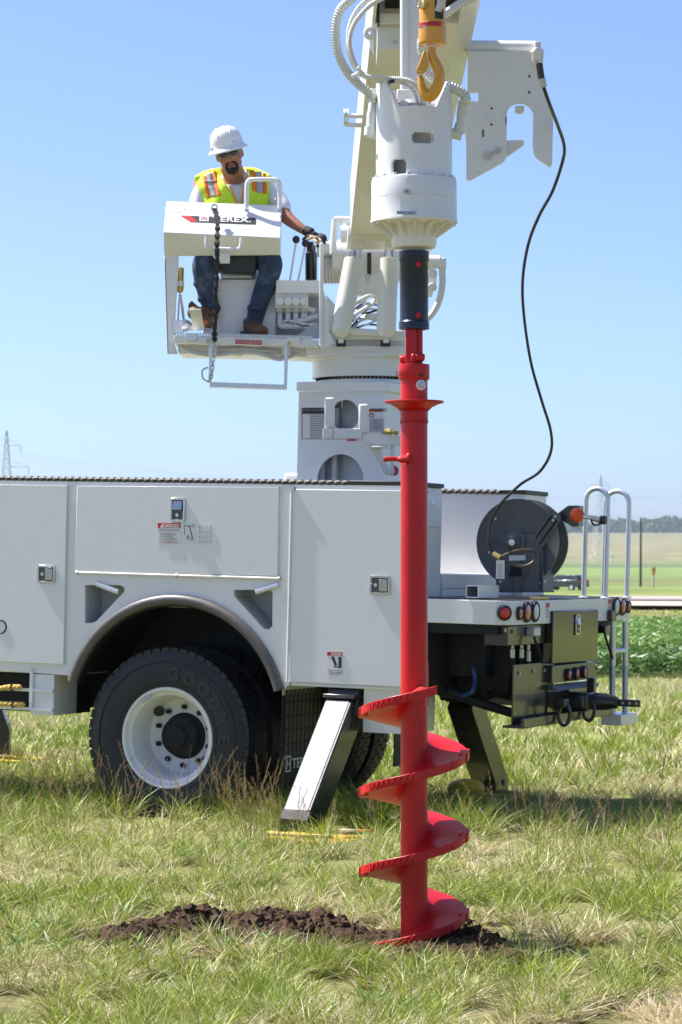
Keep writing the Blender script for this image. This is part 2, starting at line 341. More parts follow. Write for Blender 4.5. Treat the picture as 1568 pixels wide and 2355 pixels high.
for i in range(2): stext('LOWERING OUTRIGGER', 757, 1541+i*4.5, 2.4, M['pred' if i else 'pgrey'], W3-.0022, d5, 31)
stext('STAND CLEAR', 761, 1550, 3, M['pblack'], W3-.0022, d5, 22)
# ---- twisted rubber edging on the compartments
def twisted(name, a, c, r, pitch, n=10, amp=.2):
    a, c = Vector(a), Vector(c); L = (c-a).length; m = int(L/(pitch/6)); t = (c-a).normalized()
    e1 = (Z3-t*t.z).normalized(); e2 = t.cross(e1); vs = []; fs = []
    for i in range(m+1):
        for k in range(n):
            an = 2*math.pi*k/n; ph = 2*math.pi*(i/6)+an
            rr = r*(1+amp*(1 if math.sin(ph) > -.45 else -1)); vs.append(a+t*(L*i/m)+(e1*math.cos(an)+e2*math.sin(an))*rr)
    for i in range(m):
        for k in range(n): fs.append((i*n+k, i*n+(k+1) % n, (i+1)*n+(k+1) % n, (i+1)*n+k))
    b = MB(); b.add(vs, fs+[tuple(range(n)), tuple(range(m*n, m*n+n))]); return b.build(name, M['rope'], tk)
e1 = SL(803,1107)[0]
twisted('twisted_edging', T(R0, .006, TOPU+.012), T(e1, .006, TOPU+.012), .0145, .05)
b = MB(); b.tb(e1,1.60,-.008,.5,TOPU-.001,TOPU+.026); b.build('edge_cap', M['rope'], tk, bev=.004)
b = MB(); b.tb(R0,e1-.001,.0,.5,TOPU-.001,TOPU+.01); b.build('top_tread', M['rope'], tk)
# ---- fender around the arch
b = MB(); pts = []
for a in np.linspace(D2R(163), D2R(17.5), 40): pts.append(T(.03+.755*math.cos(a), -.012, .60+.762*math.sin(a)))
b.tube(pts, .034, 12, up=EW, flat=1.0); b.build('fender', M['fender'], tk)
b = MB()
for a in np.linspace(D2R(163), D2R(17.5), 40):
    pass
A = [T(.03+.742*math.cos(a), .0, .60+.75*math.sin(a)) for a in np.linspace(D2R(163), D2R(17.5), 40)]
b.add(A+[p+EW*.06 for p in A]+[p+(T(.03,0,.6)-p).normalized()*.03 for p in A]+[p+EW*.06+(T(.03,0,.6)-p).normalized()*.03 for p in A],
      [(i,i+1,41+i-0,40+i) for i in range(39)]+[(80+i,81+i,121+i,120+i) for i in range(39)]+[(i,i+1,81+i,80+i) for i in range(39)])
b.build('fender_flange', M['dark'], tk, recalc=False)
b = MB(); A = [T(.03+.78*math.cos(a), .1, .60+.79*math.sin(a)) for a in np.linspace(D2R(160), D2R(20), 24)]; 
b.add(A+[p+EW*.62 for p in A], [(i,i+1,25+i,24+i) for i in range(23)]); b.build('wheel_well', M['dark'], tk, recalc=False)
b = MB(); b.tb(-.715,.795,.701,.712,.6,1.45); b.build('wheel_well_back', M['dark'], tk)
# ---- under the front compartment: step rack, lower box, dark underbody
b = MB(); b.tb(-2.6,-.83,.30,.48,.60,.86); b.tb(-2.6,.9,.72,1.74,.66,1.30); b.tb(.9001,1.58,.72,1.74,.88,1.30); b.build('frame_floor', M['dark'], tk)
b = MB(); b.tb(-2.5,.72,.62,.72,.62,.86) ; b.tb(-2.5,.9,1.5,1.6,.62,.9); b.tb(.9,2.1,.62,.72,.86,1.0); b.tb(-.6,.6,.9,1.3,.38,.62); b.build('chassis_frame', M['dark'], tk)
b = MB(); b.hexa([T(-.835,0,.60),T(-.62,.0,.66),T(-.62,.5,.66),T(-.835,.5,.60),T(-.835,0,.858),T(-.62,0,.858),T(-.62,.5,.858),T(-.835,.5,.858)]) if False else b.tb(-1.0,-.834,.004,.48,.60,.858); lb = b.build('lower_box', M['white'], tk)
sf = []
for u0, u1 in ((.745,.765),(.625,.645)): b = MB(); b.tb(-2.4,-.836,-.01,.004,u0,u1); b.build('step_rail', WH, tk)
b = MB(); b.tb(-1.005,-.98,-.012,.002,.63,.892); b.build('step_post', WH, tk, bev=.003)
rod('post_bolt', S(73,1539,-.016), S(73,1539,-.002), .010, M['steel'])
b = MB(); b.tb(-1.01+.0,-1.003,.02,.28,.6,.86); b.tb(-2.4,-1.0,.25,.28,.6,.86); b.build('step_back', M['dark'], tk)
b = MB(); b.lathe(S(4,1441,-.004), -EW, [(.052,0),(.052,.012),(.04,.018),(.03,.01)], 24); fl = b.build('fuel_filler', M['rope'], tk)
# ---- deck behind the body, inner floor and far compartment
bf = [U(1015,1132,2.09), U(1205,1137,2.09)]
FW = 1.76
b = MB(); b.prism([T(R0,FW,1.40),T(1.673,FW,1.40),T(1.652,2.25,1.40),T(R0,2.25,1.40)], EU*(TOPU-1.40)); b.build('far_compartment', WH, tk, bev=.004)
twisted('twisted_edging', T(R0, FW, TOPU+.012), T(1.5, FW, TOPU+.012), .0145, .05)
b = MB(); b.prism([T(1.5,FW-.015,TOPU),T(1.683,FW-.015,TOPU),T(1.662,2.26,TOPU),T(1.5,2.26,TOPU)], EU*.028); b.build('edge_cap', M['rope'], tk, bev=.004)
b = MB(); b.tb(R0,1.499,1.78,2.26,TOPU,TOPU+.012); b.build('top_tread', M['rope'], tk)
b = MB(); b.tb(R0,1.60,.5,1.76,1.30,1.47); b.build('bed_floor', WH, tk)
b = MB(); b.tb(1.3,1.60,.502,1.758,1.471,1.56); b.build('bed_riser', WH, tk, bev=.004)
CH = [(1.59,0.0),(2.14,0.0),(2.215,.08),(2.215,2.388),(1.59,2.388)]
b = MB(); b.prism([T(r,w_,1.275) for r,w_ in CH], EU*.143); deck = b.build('tail_shelf', WH, tk, bev=.004)
b = MB(); b.prism([T(r-.012*(r>2),w_+.012*(w_<.01)-.01*(w_>2),1.4185) for r,w_ in CH], EU*.006); b.build('deck_tread', M['rope'], tk)
b = MB()    # raised lozenges of the tread plate on the shelf's side
for j in range(9):
    for i in range(34):
        r = 1.6+.0165*i; u_ = 1.292+.0145*j
        cut = abs(r-1.86)/.26
        if 1.66 < r < 1.98-.16*((j-4)/4.0)*(-1 if j > 4 else 1)*0+.0 and (r-1.66 > .02 or j > 3): continue
        s_ = 1 if (i+j) % 2 else -1; d_ = (ER*s_*.6+EU*.8)*.0095; e_ = (ER*.8*-s_+EU*.6)*.0035; c = T(r,-.0002,u_)
        if r < 2.13: b.add([c-d_,c-e_,c+d_,c+e_,c-EW*.0055], [(0,1,4),(1,2,4),(2,3,4),(3,0,4)])
struct(b.build('tread_plate_bumps', M['alu'], deck, recalc=True, ang=180), 'stuff')
b = MB(); b.tb(1.97,2.135,-.003,-.0005,1.405,1.417); b.build('shelf_lip', WH, deck)
# ---- tail lamps
def lamp(c, nd, rad, mat, up=EU, el=1.0):
    b = MB(); b.lathe(c, nd, [(rad,0),(rad,.014),(rad*.86,.02),(rad*.72,.012)], 28); lp = b.build('tail_lamp', M['rope'], tk)
    b = MB(); b.lathe(c+nd*.008, nd, [(rad*.72,0),(rad*.7,.008),(rad*.45,.012),(rad*.12,.0125),(.001,.014)], 24); b.build('lens', M[mat], lp)
    return lp
chn = (ER*.08+EW*-.075).normalized()
lamp(T(2.1775,.04,1.347)+chn*.001, chn, .046, 'lens')
for px, py, rd, mt in ((1192,1410,.042,'lens'),(1209,1407,.064,'lens'),(1228,1406,.064,'clear'),(1414,1394,.064,'clear'),(1429,1393,.064,'lens'),(1442,1395,.042,'lens')):
    lamp(R(px,py,2.217), ER, rd, mt)
for px, py in ((1256,1386),(1399,1378)):
    q = R(px,py,2.2165); b = MB(); b.prism([q,q+EW*.06,q+EW*.06-EU*.028,q-EU*.028], ER*.001); s1 = b.build('decal', M['pred'], tk)
    b = MB(); b.prism([q-EU*.03,q+EW*.06-EU*.03,q+EW*.06-EU*.1,q-EU*.1], ER*.0006); b.build('decal', M['pwhite'], tk)
    for i in range(4): text('lettering','CAUTION STAND',q+ER*.001-EU*(.045+.014*i)+EW*.004,EW,EU,.007,M['pgrey'],s1,.0005,.05)
q = R(1397,1410,2.22); b = MB(); b.prism([q+EU*.02,q+EW*.1+EU*.02,q+EW*.1-EU*.05,q-EU*.05], ER*.03); b.build('junction_box', M['black'], tk, bev=.004)
# ---- hardware below the shelf
b = MB(); b.tb(2.17,2.235,.766,1.655,1.025,1.35); tbx = b.build('rear_box', M['gloss'], tk, bev=.006)
latch(R(1327,1436,2.237), EW, EU, ER, .09, .13, tbx, True)
b = MB(); b.tb(2.17,2.225,.80,1.645,.905,1.015); lb = b.build('light_bar', M['black'], tk, bev=.005)
for px, py in ((1305,1551),(1323,1548),(1341,1545)): 
    l_ = lamp(R(px,py,2.226), ER, .04, 'lens')
b = MB(); b.tb(2.15,2.20,.80,1.645,.69,.888); b.build('rear_plate', M['gloss'], tk)
b = MB(); b.hexa([T(2.16,.80,.86),T(2.26,.80,.86),T(2.26,1.645,.86),T(2.16,1.645,.86),T(2.16,.80,.885),T(2.22,.80,.895),T(2.22,1.645,.895),T(2.16,1.645,.885)]); b.build('plate_ledge', M['reel'], tk)
b = MB(); b.prism([T(2.18,w_,u_) for w_,u_ in ((.20,.672),(.93,.672),(.93,1.2),(.86,1.2),(.78,1.035),(.20,1.035))], ER*.01); pl = b.build('side_plate', M['black'], tk, bev=.003)
for px, py in ((1193,1548),(1226,1543),(1250,1541)):
    q = R(px,py,2.191); b = MB(); b.cyl(q, q+ER*.008, .010, 8); b.build('plate_bolt', M['galv'], pl)
b = MB(); b.tb(2.12,2.25,.22,1.90,.655,.67); b.tb(2.235,2.255,.22,1.90,.66,.715); b.build('rear_bumper', M['black'], tk, bev=.003)
for px, py in ((1297,1643),(1354,1633)):
    q = R(px,py,2.30); b = MB(); b.tube([q+(EW*math.cos(a)*.33+ER*math.cos(a)*.8)*.04+EU*math.sin(a)*.065 for a in np.linspace(0,2*math.pi,20,endpoint=False)], .012, 8, closed=True); b.build('towing_ring', M['black'], tk)
    b = MB(); b.wb(q+EU*.07-ER*.01, .09, .05, .05, (EW, ER, EU)); b.build('ring_bracket', M['black'], tk, bev=.006)
q = R(1345,1610,2.24); b = MB(); b.wb(q, .5, .14, .08, (EW,ER,EU)); b.wb(q+EW*-.12, .16,.16,.12,(EW,ER,EU)); b.build('hitch_block', M['black'], tk, bev=.012)
b = MB(); h0 = R(1352,1612,2.27); b.tube([h0, h0+ER*.12, h0+ER*.2], [.06,.055,.035], 14); b.wb(h0+ER*.25, .03,.19,.045,(EW,ER,EU)); b.wb(h0+ER*.02+EU*.09,.05,.05,.12,(EW,ER,EU)); hp = b.build('pintle_hitch', M['black'], tk, bev=.004)
for k in range(4):
    b = MB(); b.cyl(h0+ER*(.19+.045*k)-EW*.015, h0+ER*(.19+.045*k)-EW*.018, .009, 8); b.build('hitch_bolt', M['galv'], hp)
# valves and hoses
b = MB(); b.tb(2.04,2.19,.08,.75,1.15,1.27); b.build('valve_manifold', M['black'], tk, bev=.006)
for px, py in ((1161,1449),(1179,1452)): q = R(px,py,2.192); b = MB(); b.lathe(q, ER, [(.012,0),(.012,.008),(.006,.008),(.006,.002)], 12); b.build('manifold_plug', M['brass'], tk)
for i, (px, py, py2) in enumerate(((1178,1475,1512),(1199,1475,1512),(1215,1478,1520))):
    q = R(px,py,2.16); q2 = R(px,py2,2.16); b = MB(); b.cyl(q, q*.6+q2*.4, .010, 8); b.cyl(q*.55+q2*.45, q2, .0145, 10); fh = b.build('hose_fitting', M['galv'], tk)
    b = MB(); b.tube(bez([q2+(q-q2)*.1, R(px-4,py2+35,2.12), R(px-35,1572,2.0), R(px-90,1605,1.8), R(px-150,1610,1.6)]), .011, 8); b.build('hydraulic_hose', M['rubber'], fh)
for px, py, k in ((1226,1452,1),(1388,1446,0)):
    q = R(px,py,2.22); b = MB(); b.wb(q, .11,.06,.055,(EW,ER,EU)); vv = b.build('valve_body', M['galv' if k else 'black'], tk, bev=.008)
    a_ = R(px+5,py+22,2.24); c_ = R(px+20,py+68,2.26); b = MB(); b.tube([q, a_], .009, 6); b.tube([a_, c_], .010, 8, flat=.5); b.build('valve_handle', M['black'], vv)
b = MB(); b.tube(bez([R(1088,1535,1.9),R(1092,1560,1.9),R(1085,1590,1.9),R(1060,1600,1.8)]), .014, 8); b.build('hose_bundle', M['blue'], tk)
b = MB(); b.tb(1.60,2.15,.8,1.7,.90,1.26); b.tb(1.62,2.05,.5,.62,.86,1.25); b.tb(1.6,2.14,.03,2.3,1.215,1.27); b.tb(1.5,1.56,.55,1.9,.9,1.3)
b.tube(bez([T(1.35,.4,1.0),T(1.6,.35,.90),T(1.85,.4,.80),T(2.12,.5,.72)]), .03, 8); b.tube(bez([T(1.35,.9,.95),T(1.8,1.0,.84),T(2.15,1.0,.78)]), .05, 8); b.build('underdeck_frame', M['dark'], tk)
b = MB(); b.prism([R(x,y,1.72) for x,y in ((985,1450),(1290,1450),(1290,1560),(1180,1622),(1110,1615),(1057,1606),(1030,1592),(1004,1562),(985,1540))], ER*-.12); b.build('belly_plate', M['dark'], tk, bev=.01)
b = MB(); b.tb(1.62,1.95,.35,.75,.95,1.2); b.build('hydraulic_tank', M['dark'], tk)
# ---- ladder and grab hoops
b = MB()
lx = ((1408,1412),(1437,1438)); rl = []
for k, (a_, c_) in enumerate(lx):
    p0, p1, p2 = R(a_,1428,2.19), R(a_,1530,2.19), R(c_-6,1650,2.19)
    b = MB(); b.cyl(p0,p1,.021,12); b.build('ladder_rail', M['alu'], tk)
    b = MB(); b.cyl(p1-EU*.002,R(a_-1,1645,2.19),.018,12); b.build('cable_rail', M['galv'], tk)
    b = MB(); m_ = 16; 
    for j in range(m_):
        z0 = p1+(R(a_-1,1645,2.19)-p1)*((j+.5)/m_); b.tube([z0+(EW*math.cos(t)+ER*math.sin(t))*.0195+EU*.010*math.cos(t) for t in np.linspace(0,2*math.pi,12,endpoint=False)], .0035, 4, closed=True)
    b.build('cable_strands', M['galv'], tk)
rod('ladder_rung', R(1408,1496,2.19), R(1437,1495,2.19), .017, M['alu'])
q = R(1398,1632,2.25); b = MB(); b.wb(R(1424,1652,2.19), .36,.14,.07,(EW,ER,EU)); b.build('ladder_step', M['alu'], tk, bev=.003)
def hoop(xa, xb, w0, top):
    A_, B_ = SL(xa,1364,w0), SL(xb,1364,w0); zt = SL((xa+xb)/2,top,w0)[2]; r0, r1 = A_[0], B_[0]; rr = (r1-r0)/2; pts = [T(r0,w0,1.42),T(r0,w0,1.6)]
    pts += [T((r0+r1)/2-rr*math.cos(a), w0, zt-rr+rr*math.sin(a)) for a in np.linspace(0,math.pi,14)]+[T(r1,w0,1.6),T(r1,w0,1.42)]
    b = MB(); b.tube(pts, .0165, 12); h_ = b.build('grab_hoop', M['alu'], tk)
    for r in (r0,r1): b = MB(); b.lathe(T(r,w0,1.424), EU, [(.035,0),(.035,.006),(.02,.012)], 16); b.build('hoop_foot', M['alu'], h_)
hoop(1342,1392,1.55,1123); hoop(1387,1441,2.0,1129)
# ---- hose reel on the shelf
rc = SL(1190,1247,.75); c0 = T(rc[0],.75,rc[2]); RR = .27
b = MB(); b.lathe(c0, EW, [(.05,-.01),(RR*.95,0),(RR,-.006),(RR,.006),(RR*.93,.012),(RR*.55,.012),(RR*.5,.12),(RR*.93,.165),(RR,.168),(RR,.18),(RR*.4,.178)], 64); reel = b.build('hose_reel', M['reel'], tk)
b = MB(); 
for j in range(6): 
    b.lathe(c0+EW*(.025+.025*j), EW, [(RR*.72,-.012),(RR*.78,0),(RR*.72,.012)], 40, cap=False)
b.build('wound_hose', M['rubber'], reel)
def rp(x, y, o=0): q = SL(x, y, .75-o); return T(q[0], .75-o, q[2])
b = MB(); b.prism([rp(1140,1358,.03),rp(1140,1310,.03),rp(1152,1296,.03),rp(1152,1228,.03),rp(1228,1228,.03),rp(1248,1262,.03),rp(1248,1358,.03)], EW*.012); b.prism([rp(1140,1358,.03),rp(1248,1358,.03),rp(1248,1362,.03),rp(1140,1362,.03)], EW*.22); b.prism([rp(1238,1358,.03),rp(1248,1358,.03),rp(1248,1262,.03),rp(1238,1262,.03)], EW*.2)
b.build('reel_stand', M['reel'], reel, bev=.003)
b = MB(); b.prism([rp(1225,1240,.045),rp(1246,1262,.045),rp(1290,1190,.045),rp(1286,1180,.045),rp(1273,1178,.045)], EW*.014); b.build('reel_arm', M['reel'], reel, bev=.004)
for (xa,ya),(xb,yb) in (((1230,1238),(1268,1186)),((1240,1250),(1280,1196))): b = MB(); b.tube([rp(xa,ya,.047),rp(xb,yb,.047)], .006, 6); b.build('arm_rib', M['dark'], reel)
for x,y in ((1278,1187),(1273,1196),(1140,1193),(1126,1270),(1152,1337),(1243,1340),(1254,1336)): b = MB(); q = rp(x,y,.05 if x > 1260 and y < 1200 else .02); b.cyl(q, q-EW*.01, .008, 10); b.build('reel_bolt', M['galv'], reel)
for x,y in ((1178,1182),(1162,1206),(1203,1214),(1135,1236),(1134,1243),(1140,1245),(1135,1255),(1207,1260),(1200,1291),(1207,1316),(1195,1321)): b = MB(); q = rp(x,y,.034 if x in (1207,1200,1195) or y>1230 else .012); b.cyl(q, q-EW*.002, .006, 8); b.build('punched_hole', M['pblack'], reel)
b = MB(); b.lathe(rp(1185,1246,.03), -EW, [(.07,0),(.07,.012),(.05,.02),(.04,.05),(.028,.055),(.028,.08),(.001,.082)], 24); b.build('reel_hub', M['reel'], reel)
b = MB(); b.lathe(rp(1179,1247,.11), -EW, [(.02,0),(.02,.02),(.001,.022)], 14); b.build('swivel', M['steel'], reel)
b = MB(); b.prism([rp(1170,1277,.035),rp(1208,1276,.035),rp(1208,1288,.035),rp(1170,1289,.035)], EW*.001); dl = b.build('reel_label', M['pwhite'], reel)
b = MB(); b.prism([rp(1174,1298,.038),rp(1196,1298,.038),rp(1200,1325,.038),rp(1170,1325,.038)], EW*.01); b.tube([rp(1186,1298,.045),rp(1186,1325,.045)],.006,6); b.build('spring_housing', M['dark'], reel)
b = MB(); b.tube([rp(1160,1300,.036),rp(1164,1318,.036),rp(1174,1332,.036),rp(1176,1355,.036)], .008, 6); b.tube([rp(1214,1300,.036),rp(1212,1318,.036),rp(1198,1332,.036),rp(1194,1355,.036)], .008, 6); b.build('pressed_rib', M['reel'], reel)
# roller guide with hose end
b = MB(); b.prism([rp(1278,1183,-.02),rp(1306,1162,-.02),rp(1330,1162,-.02),rp(1330,1208,-.02),rp(1318,1212,-.02),rp(1290,1196,-.02)], EW*.1); b.tb
rg = b.build('roller_guide', M['black'], reel, bev=.004)
b = MB(); b.ball(rp(1327,1184,.02), .045, n=24); ob = b.build('hose_stop_ball', M['orange'], rg)
b = MB(); b.tube([rp(1338,1187,.02),rp(1358,1190,.02)],[.013,.013],10); b.tube([rp(1358,1190,.02),rp(1383,1196,.02)],[.016,.021],12); b.build('hose_coupling', M['chrome'], rg)
b = MB(); b.tube([rp(1381,1195,.02),rp(1393,1196,.02)],.027,12); b.tube(bez([rp(1358,1192,.02),rp(1364,1206,.02),rp(1376,1206,.02),rp(1386,1198,.02)]),.006,6); b.build('coupling_cap', M['rope'], rg)
# small items on the shelf
b = MB(); A_ = [R(1072,1363,2.12),R(1096,1363,2.12),R(1096,1342,2.12),R(1072,1342,2.12)]; B_ = [R(1075,1361,2.12),R(1093,1361,2.12),R(1093,1344.5,2.12),R(1075,1344.5,2.12)]
def bx(x0,y0,x1,y1,e=0): return [S(x0,y0,.3),S(x1,y0,.3),S(x1,y1,.3),S(x0,y1,.3)]
b.prism([U(1104,1366,1.43),U(1144,1364,1.43)]+[U(1144,1364,1.43)+EU*.055,U(1104,1366,1.43)+EU*.055], EW*.0) if False else None
q = T(1.9,.12,1.428)
b.v = []; b.f = []
b.tb(1.93,1.935,.05,.40,1.43,1.505); b.tb(2.005,2.01,.05,.40,1.43,1.505); b.tb(1.9355,2.0045,.05,.40,1.499,1.505); b.tb(1.9355,2.0045,.05,.40,1.43,1.436); b.tb(1.936,2.004,.37,.38,1.437,1.498); b.build('receiver_tube', M['alu'], tk)
b = MB(); b.cyl(T(2.2,.45,1.432),T(2.2,.75,1.432),.012,8); b.build('shelf_pin', M['brass'], tk)
# ---- wheels
def wheel(rr_, w0, dual, letters):
    c = T(rr_, w0, .497)
    b = MB(); prof = [(.292,.02),(.30,0),(.33,-.008),(.38,-.018),(.44,-.018),(.49,-.010),(.53,.004),(.556,.02),(.562,.05),(.562,.22),(.556,.25),(.49,.275),(.38,.28),(.30,.27),(.292,.25)]
    b.lathe(c, EW, prof, 72, cap=False)
    # tread blocks
    nb = 54
    for k in range(nb):
        for row, (a0, a1) in enumerate(((.006,.075),(.083,.135),(.143,.195),(.203,.268))):
            t0 = 2*math.pi*(k+.5*(row % 2))/nb; d_ = ER*math.cos(t0)+EU*math.sin(t0); s_ = -ER*math.sin(t0)+EU*math.cos(t0); hw = .026
            i0 = .528 if row in (0,3) else .554
            p = [c+d_*i0+EW*a0-s_*hw, c+d_*i0+EW*a0+s_*hw, c+d_*i0+EW*a1+s_*hw, c+d_*i0+EW*a1-s_*hw]
            o0 = .562 if row == 0 else .572; o1 = .562 if row == 3 else .572
            p += [c+d_*o0+EW*a0-s_*hw, c+d_*o0+EW*a0+s_*hw, c+d_*o1+EW*a1+s_*hw, c+d_*o1+EW*a1-s_*hw]
            b.hexa(p)
    rim = MB()
    if dual:   # outer wheel of a dual pair: deep dish
        rim.lathe(c, EW, [(.310,.012),(.318,0),(.312,-.008),(.300,-.004),(.292,.02),(.272,.035),(.262,.075),(.257,.10),(.25,.17),(.237,.215),(.21,.235),(.155,.24),(.10,.24)], 64, cap=False)
    else: rim.lathe(c, EW, [(.302,.27),(.308,.28),(.29,.27),(.262,.2),(.25,.1),(.12,.06)], 48, cap=False)
    rm = rim.build('wheel', M['white'], tk, recalc=False, sol=.006)
    b.build('tyre', M['rubber'], rm)
    if dual:
        hb = MB(); hb.lathe(c+EW*.245, -EW, [(.15,0),(.145,.02),(.125,.03),(.122,.09),(.10,.10),(.07,.105),(.065,.13),(.001,.135)], 32); hb.build('hub', M['dark'], rm)
        for k in range(10):
            t0 = D2R(18+36*k); q_ = c+(ER*math.cos(t0)+EU*math.sin(t0))*.185+EW*.232
            nb_ = MB(); nb_.cyl(q_+EW*.01, q_-EW*.022, .017, 6); nb_.build('lug_nut', M['dark'], rm)
        for t0 in (D2R(137), D2R(-43)):
            q_ = c+(ER*math.cos(t0)+EU*math.sin(t0))*.236; hd = (EW*-.75-(ER*math.cos(t0)+EU*math.sin(t0))*.66).normalized()
            nb_ = MB(); nb_.lathe(q_+EW*.190+hd*.003-(q_-c)*.06, hd, [(.036,-.004),(.036,.004)], 20); nb_.build('hand_hole', M['pblack'], rm)
        t0 = D2R(122); nb_ = MB(); nb_.tube([c+(ER*math.cos(t)+EU*math.sin(t))*.284+EW*-.006 for t in np.linspace(t0-.14,t0+.14,8)], .009, 6); nb_.build('balance_weight', M['galv'], rm)
        rg_ = MB(); rg_.tube([c+(ER*math.cos(t)+EU*math.sin(t))*.478-EW*.0150 for t in np.linspace(0,2*math.pi,72,endpoint=False)], .0035, 5, closed=True); rg_.tube([c+(ER*math.cos(t)+EU*math.sin(t))*.345-EW*.0125 for t in np.linspace(0,2*math.pi,72,endpoint=False)], .003, 5, closed=True); rg_.build('sidewall_ring', M['rubber'], rm)
    if letters:
        for s_, a0, st, h_ in (('GOODYEAR', 84, 16.5, .078), ('G751 MSA', 205, -6.5, .03)):
            for k, ch in enumerate(s_):
                if ch == ' ': continue
                t0 = D2R(a0-st*k) if st > 0 else D2R(a0+(-st)*k)
                rd = ER*math.cos(t0)+EU*math.sin(t0); tg = ER*math.sin(t0)-EU*math.cos(t0)
                if st < 0: rd, tg = rd, -tg; rd_ = -rd
                if st > 0: text('lettering', ch, c+rd*.368-EW*.0195, tg, rd, h_, M['tyre_text'], rm, .004, None, .03, 'CENTER')
                else: text('lettering', ch, c+rd*.44-EW*.016, tg, -rd, h_, M['rubber'], rm, .004, None, .02, 'CENTER')
    return rm
wheel(-.03, .03, True, True); wheel(-.03, .375, False, False); wheel(0, 1.62, False, False); wheel(0, 1.96, False, False)
rod('axle', T(0,.3,.5), T(0,1.9,.5), .09, M['dark'])
b = MB(); b.tb(-.18,.18,.85,1.25,.35,.68); b.build('axle_housing', M['dark'], tk, bev=.03)
# ---- mud flap
b = MB(); b.tb(.765,.773,-.0,.58,.26,.84); mf = b.build('mud_flap', M['dark'], tk)
for j in range(5):
    for i in range(9):
        q = MB(); u0 = .42+.085*j; w0 = .03+.06*i; q.tb(.7735,.778,w0,w0+.045,u0,u0+.07); q.build('flap_rib', M['rope'], mf)
b = MB(); b.tb(.775,.80,-.01,.5,.842,.86); b.tb(.771,.775,-.01,.5,.80,.842); b.build('flap_bracket', M['galv'], tk)
text('lettering', 'TEREX', T(.7795,.14,.345), EW, EU, .06, M['pwhite'], mf, .001, .32, .03)
b = MB(); b.prism([T(.7795,w_,u_) for w_,u_ in rrect(.085,.375,.075,.10,.01)], ER*.001, [[T(.7795,w_,u_) for w_,u_ in reversed(rrect(.085,.375,.055,.08,.008))]]); b.tb(.7795,.7805,.065,.072,.345,.405); b.tb(.7795,.7805,.098,.105,.345,.405); b.tb(.7795,.7805,.0725,.0975,.371,.379); b.build('emblem', M['pwhite'], mf)
b = MB(); b.tb(.84,.848,1.62,2.2,.26,.84); b.build('mud_flap', M['rope'], tk)
# ---- outriggers
def outrigger(side):
    s_ = -1 if side == 0 else 1; wb_ = 0 if side == 0 else 2.07
    def q(r, w_, u_): return T(r, wb_+s_*w_, u_)
    o = MB()
    # sleeve
    a_, c_ = q(1.15,.02,.86), q(1.15,.13,.74)
    o.hexa([q(1.06,-.2,.80),q(1.27,-.2,.80),q(1.27,.05,.745),q(1.06,.05,.745),q(1.06,-.2,.86),q(1.27,-.2,.86),q(1.27,.24,.86) if False else q(1.27,.16,.855),q(1.06,.16,.855)] if False else [q(1.06,-.18,.70),q(1.27,-.18,.70),q(1.27,.03,.70),q(1.06,.03,.70),q(1.06,-.3,.86),q(1.27,-.3,.86),q(1.27,-.03,.86),q(1.06,-.03,.86)])
    o1 = o.build('outrigger', M['black'], tk, bev=.006)
    L = MB(); t0, t1 = (.05,.785),(.62,.17)      # upper edge line, outer
    dx, dz = t1[0]-t0[0], t1[1]-t0[1]; n_ = math.hypot(dx,dz); nx, nz = -(-dz)/n_*-1, dx/n_   # inward normal of the leg
    ix, iz = (dz/n_, -dx/n_)
    th = .20
    p = [q(1.075,t1[0],t1[1]),q(1.255,t1[0],t1[1]),q(1.255,t1[0]+ix*th,t1[1]+iz*th),q(1.075,t1[0]+ix*th,t1[1]+iz*th),q(1.075,t0[0],t0[1]),q(1.255,t0[0],t0[1]),q(1.255,t0[0]+ix*th,t0[1]+iz*th),q(1.075,t0[0]+ix*th,t0[1]+iz*th)]
    L.hexa(p); L.build('leg', M['black'], o1, bev=.008)
    K = MB(); e = .004; ox, oz = -ix*e, -iz*e
    K.hexa([q(1.085,t1[0]+ox*.2,t1[1]+oz*.2),q(1.235,t1[0]+ox*.2,t1[1]+oz*.2),q(1.235,t1[0]+ox,t1[1]+oz),q(1.085,t1[0]+ox,t1[1]+oz),q(1.085,t0[0]+ox*.2,t0[1]+oz*.2),q(1.235,t0[0]+ox*.2,t0[1]+oz*.2),q(1.235,t0[0]+ox,t0[1]+oz),q(1.085,t0[0]+ox,t0[1]+oz)])
    K.build('lit_face', M['leg'], o1)  # pale streaked grey paints the glare on the leg's upper, outer side
    cb = MB(); cb.hexa([q(1.06,-.02,.80),q(1.27,-.02,.80),q(1.27,.06,.80),q(1.06,.06,.80),q(1.06,-.04,.825),q(1.27,-.04,.825),q(1.27,.05,.825),q(1.06,.05,.825)]); cb.build('collar', M['black'], o1, bev=.004)
    G = MB(); G.prism([q(1.072,.622,.172),q(1.072,.41,.10),q(1.072,.41,-.02),q(1.072,.66,-.02),q(1.072,.66,.12)], ER*.186); G.build('foot', M['black'], o1, bev=.006)
    for r in (1.07,1.26): Z = MB(); Z.cyl(q(r,.55,.11), q(r+.004 if r > 1.2 else r-.004,.55,.11), .022, 12); Z.build('foot_pin', M['dark'], o1)
    return o1
outrigger(0); o2 = outrigger(1)
# ================================================================ superstructure: pedestal, console, boom
def zc(x0, y0, s): return lambda x, y: ((x0+x*s)/1.7398, (y0+y*s)/1.7398)
z1 = zc(1200,0,.7653); z3 = zc(600,900,.4783); z4 = zc(1100,850,.4783); z7 = zc(1450,950,.4245); z8 = zc(1850,100,.287); zh = zc(1300,0,.3827); zr = zc(1700,1850,.6556)
def PP(z, x, y, Y): return P(*z(x, y), Y)
def strip(pts, Y): return [P(x, y, Y) for x, y in pts]
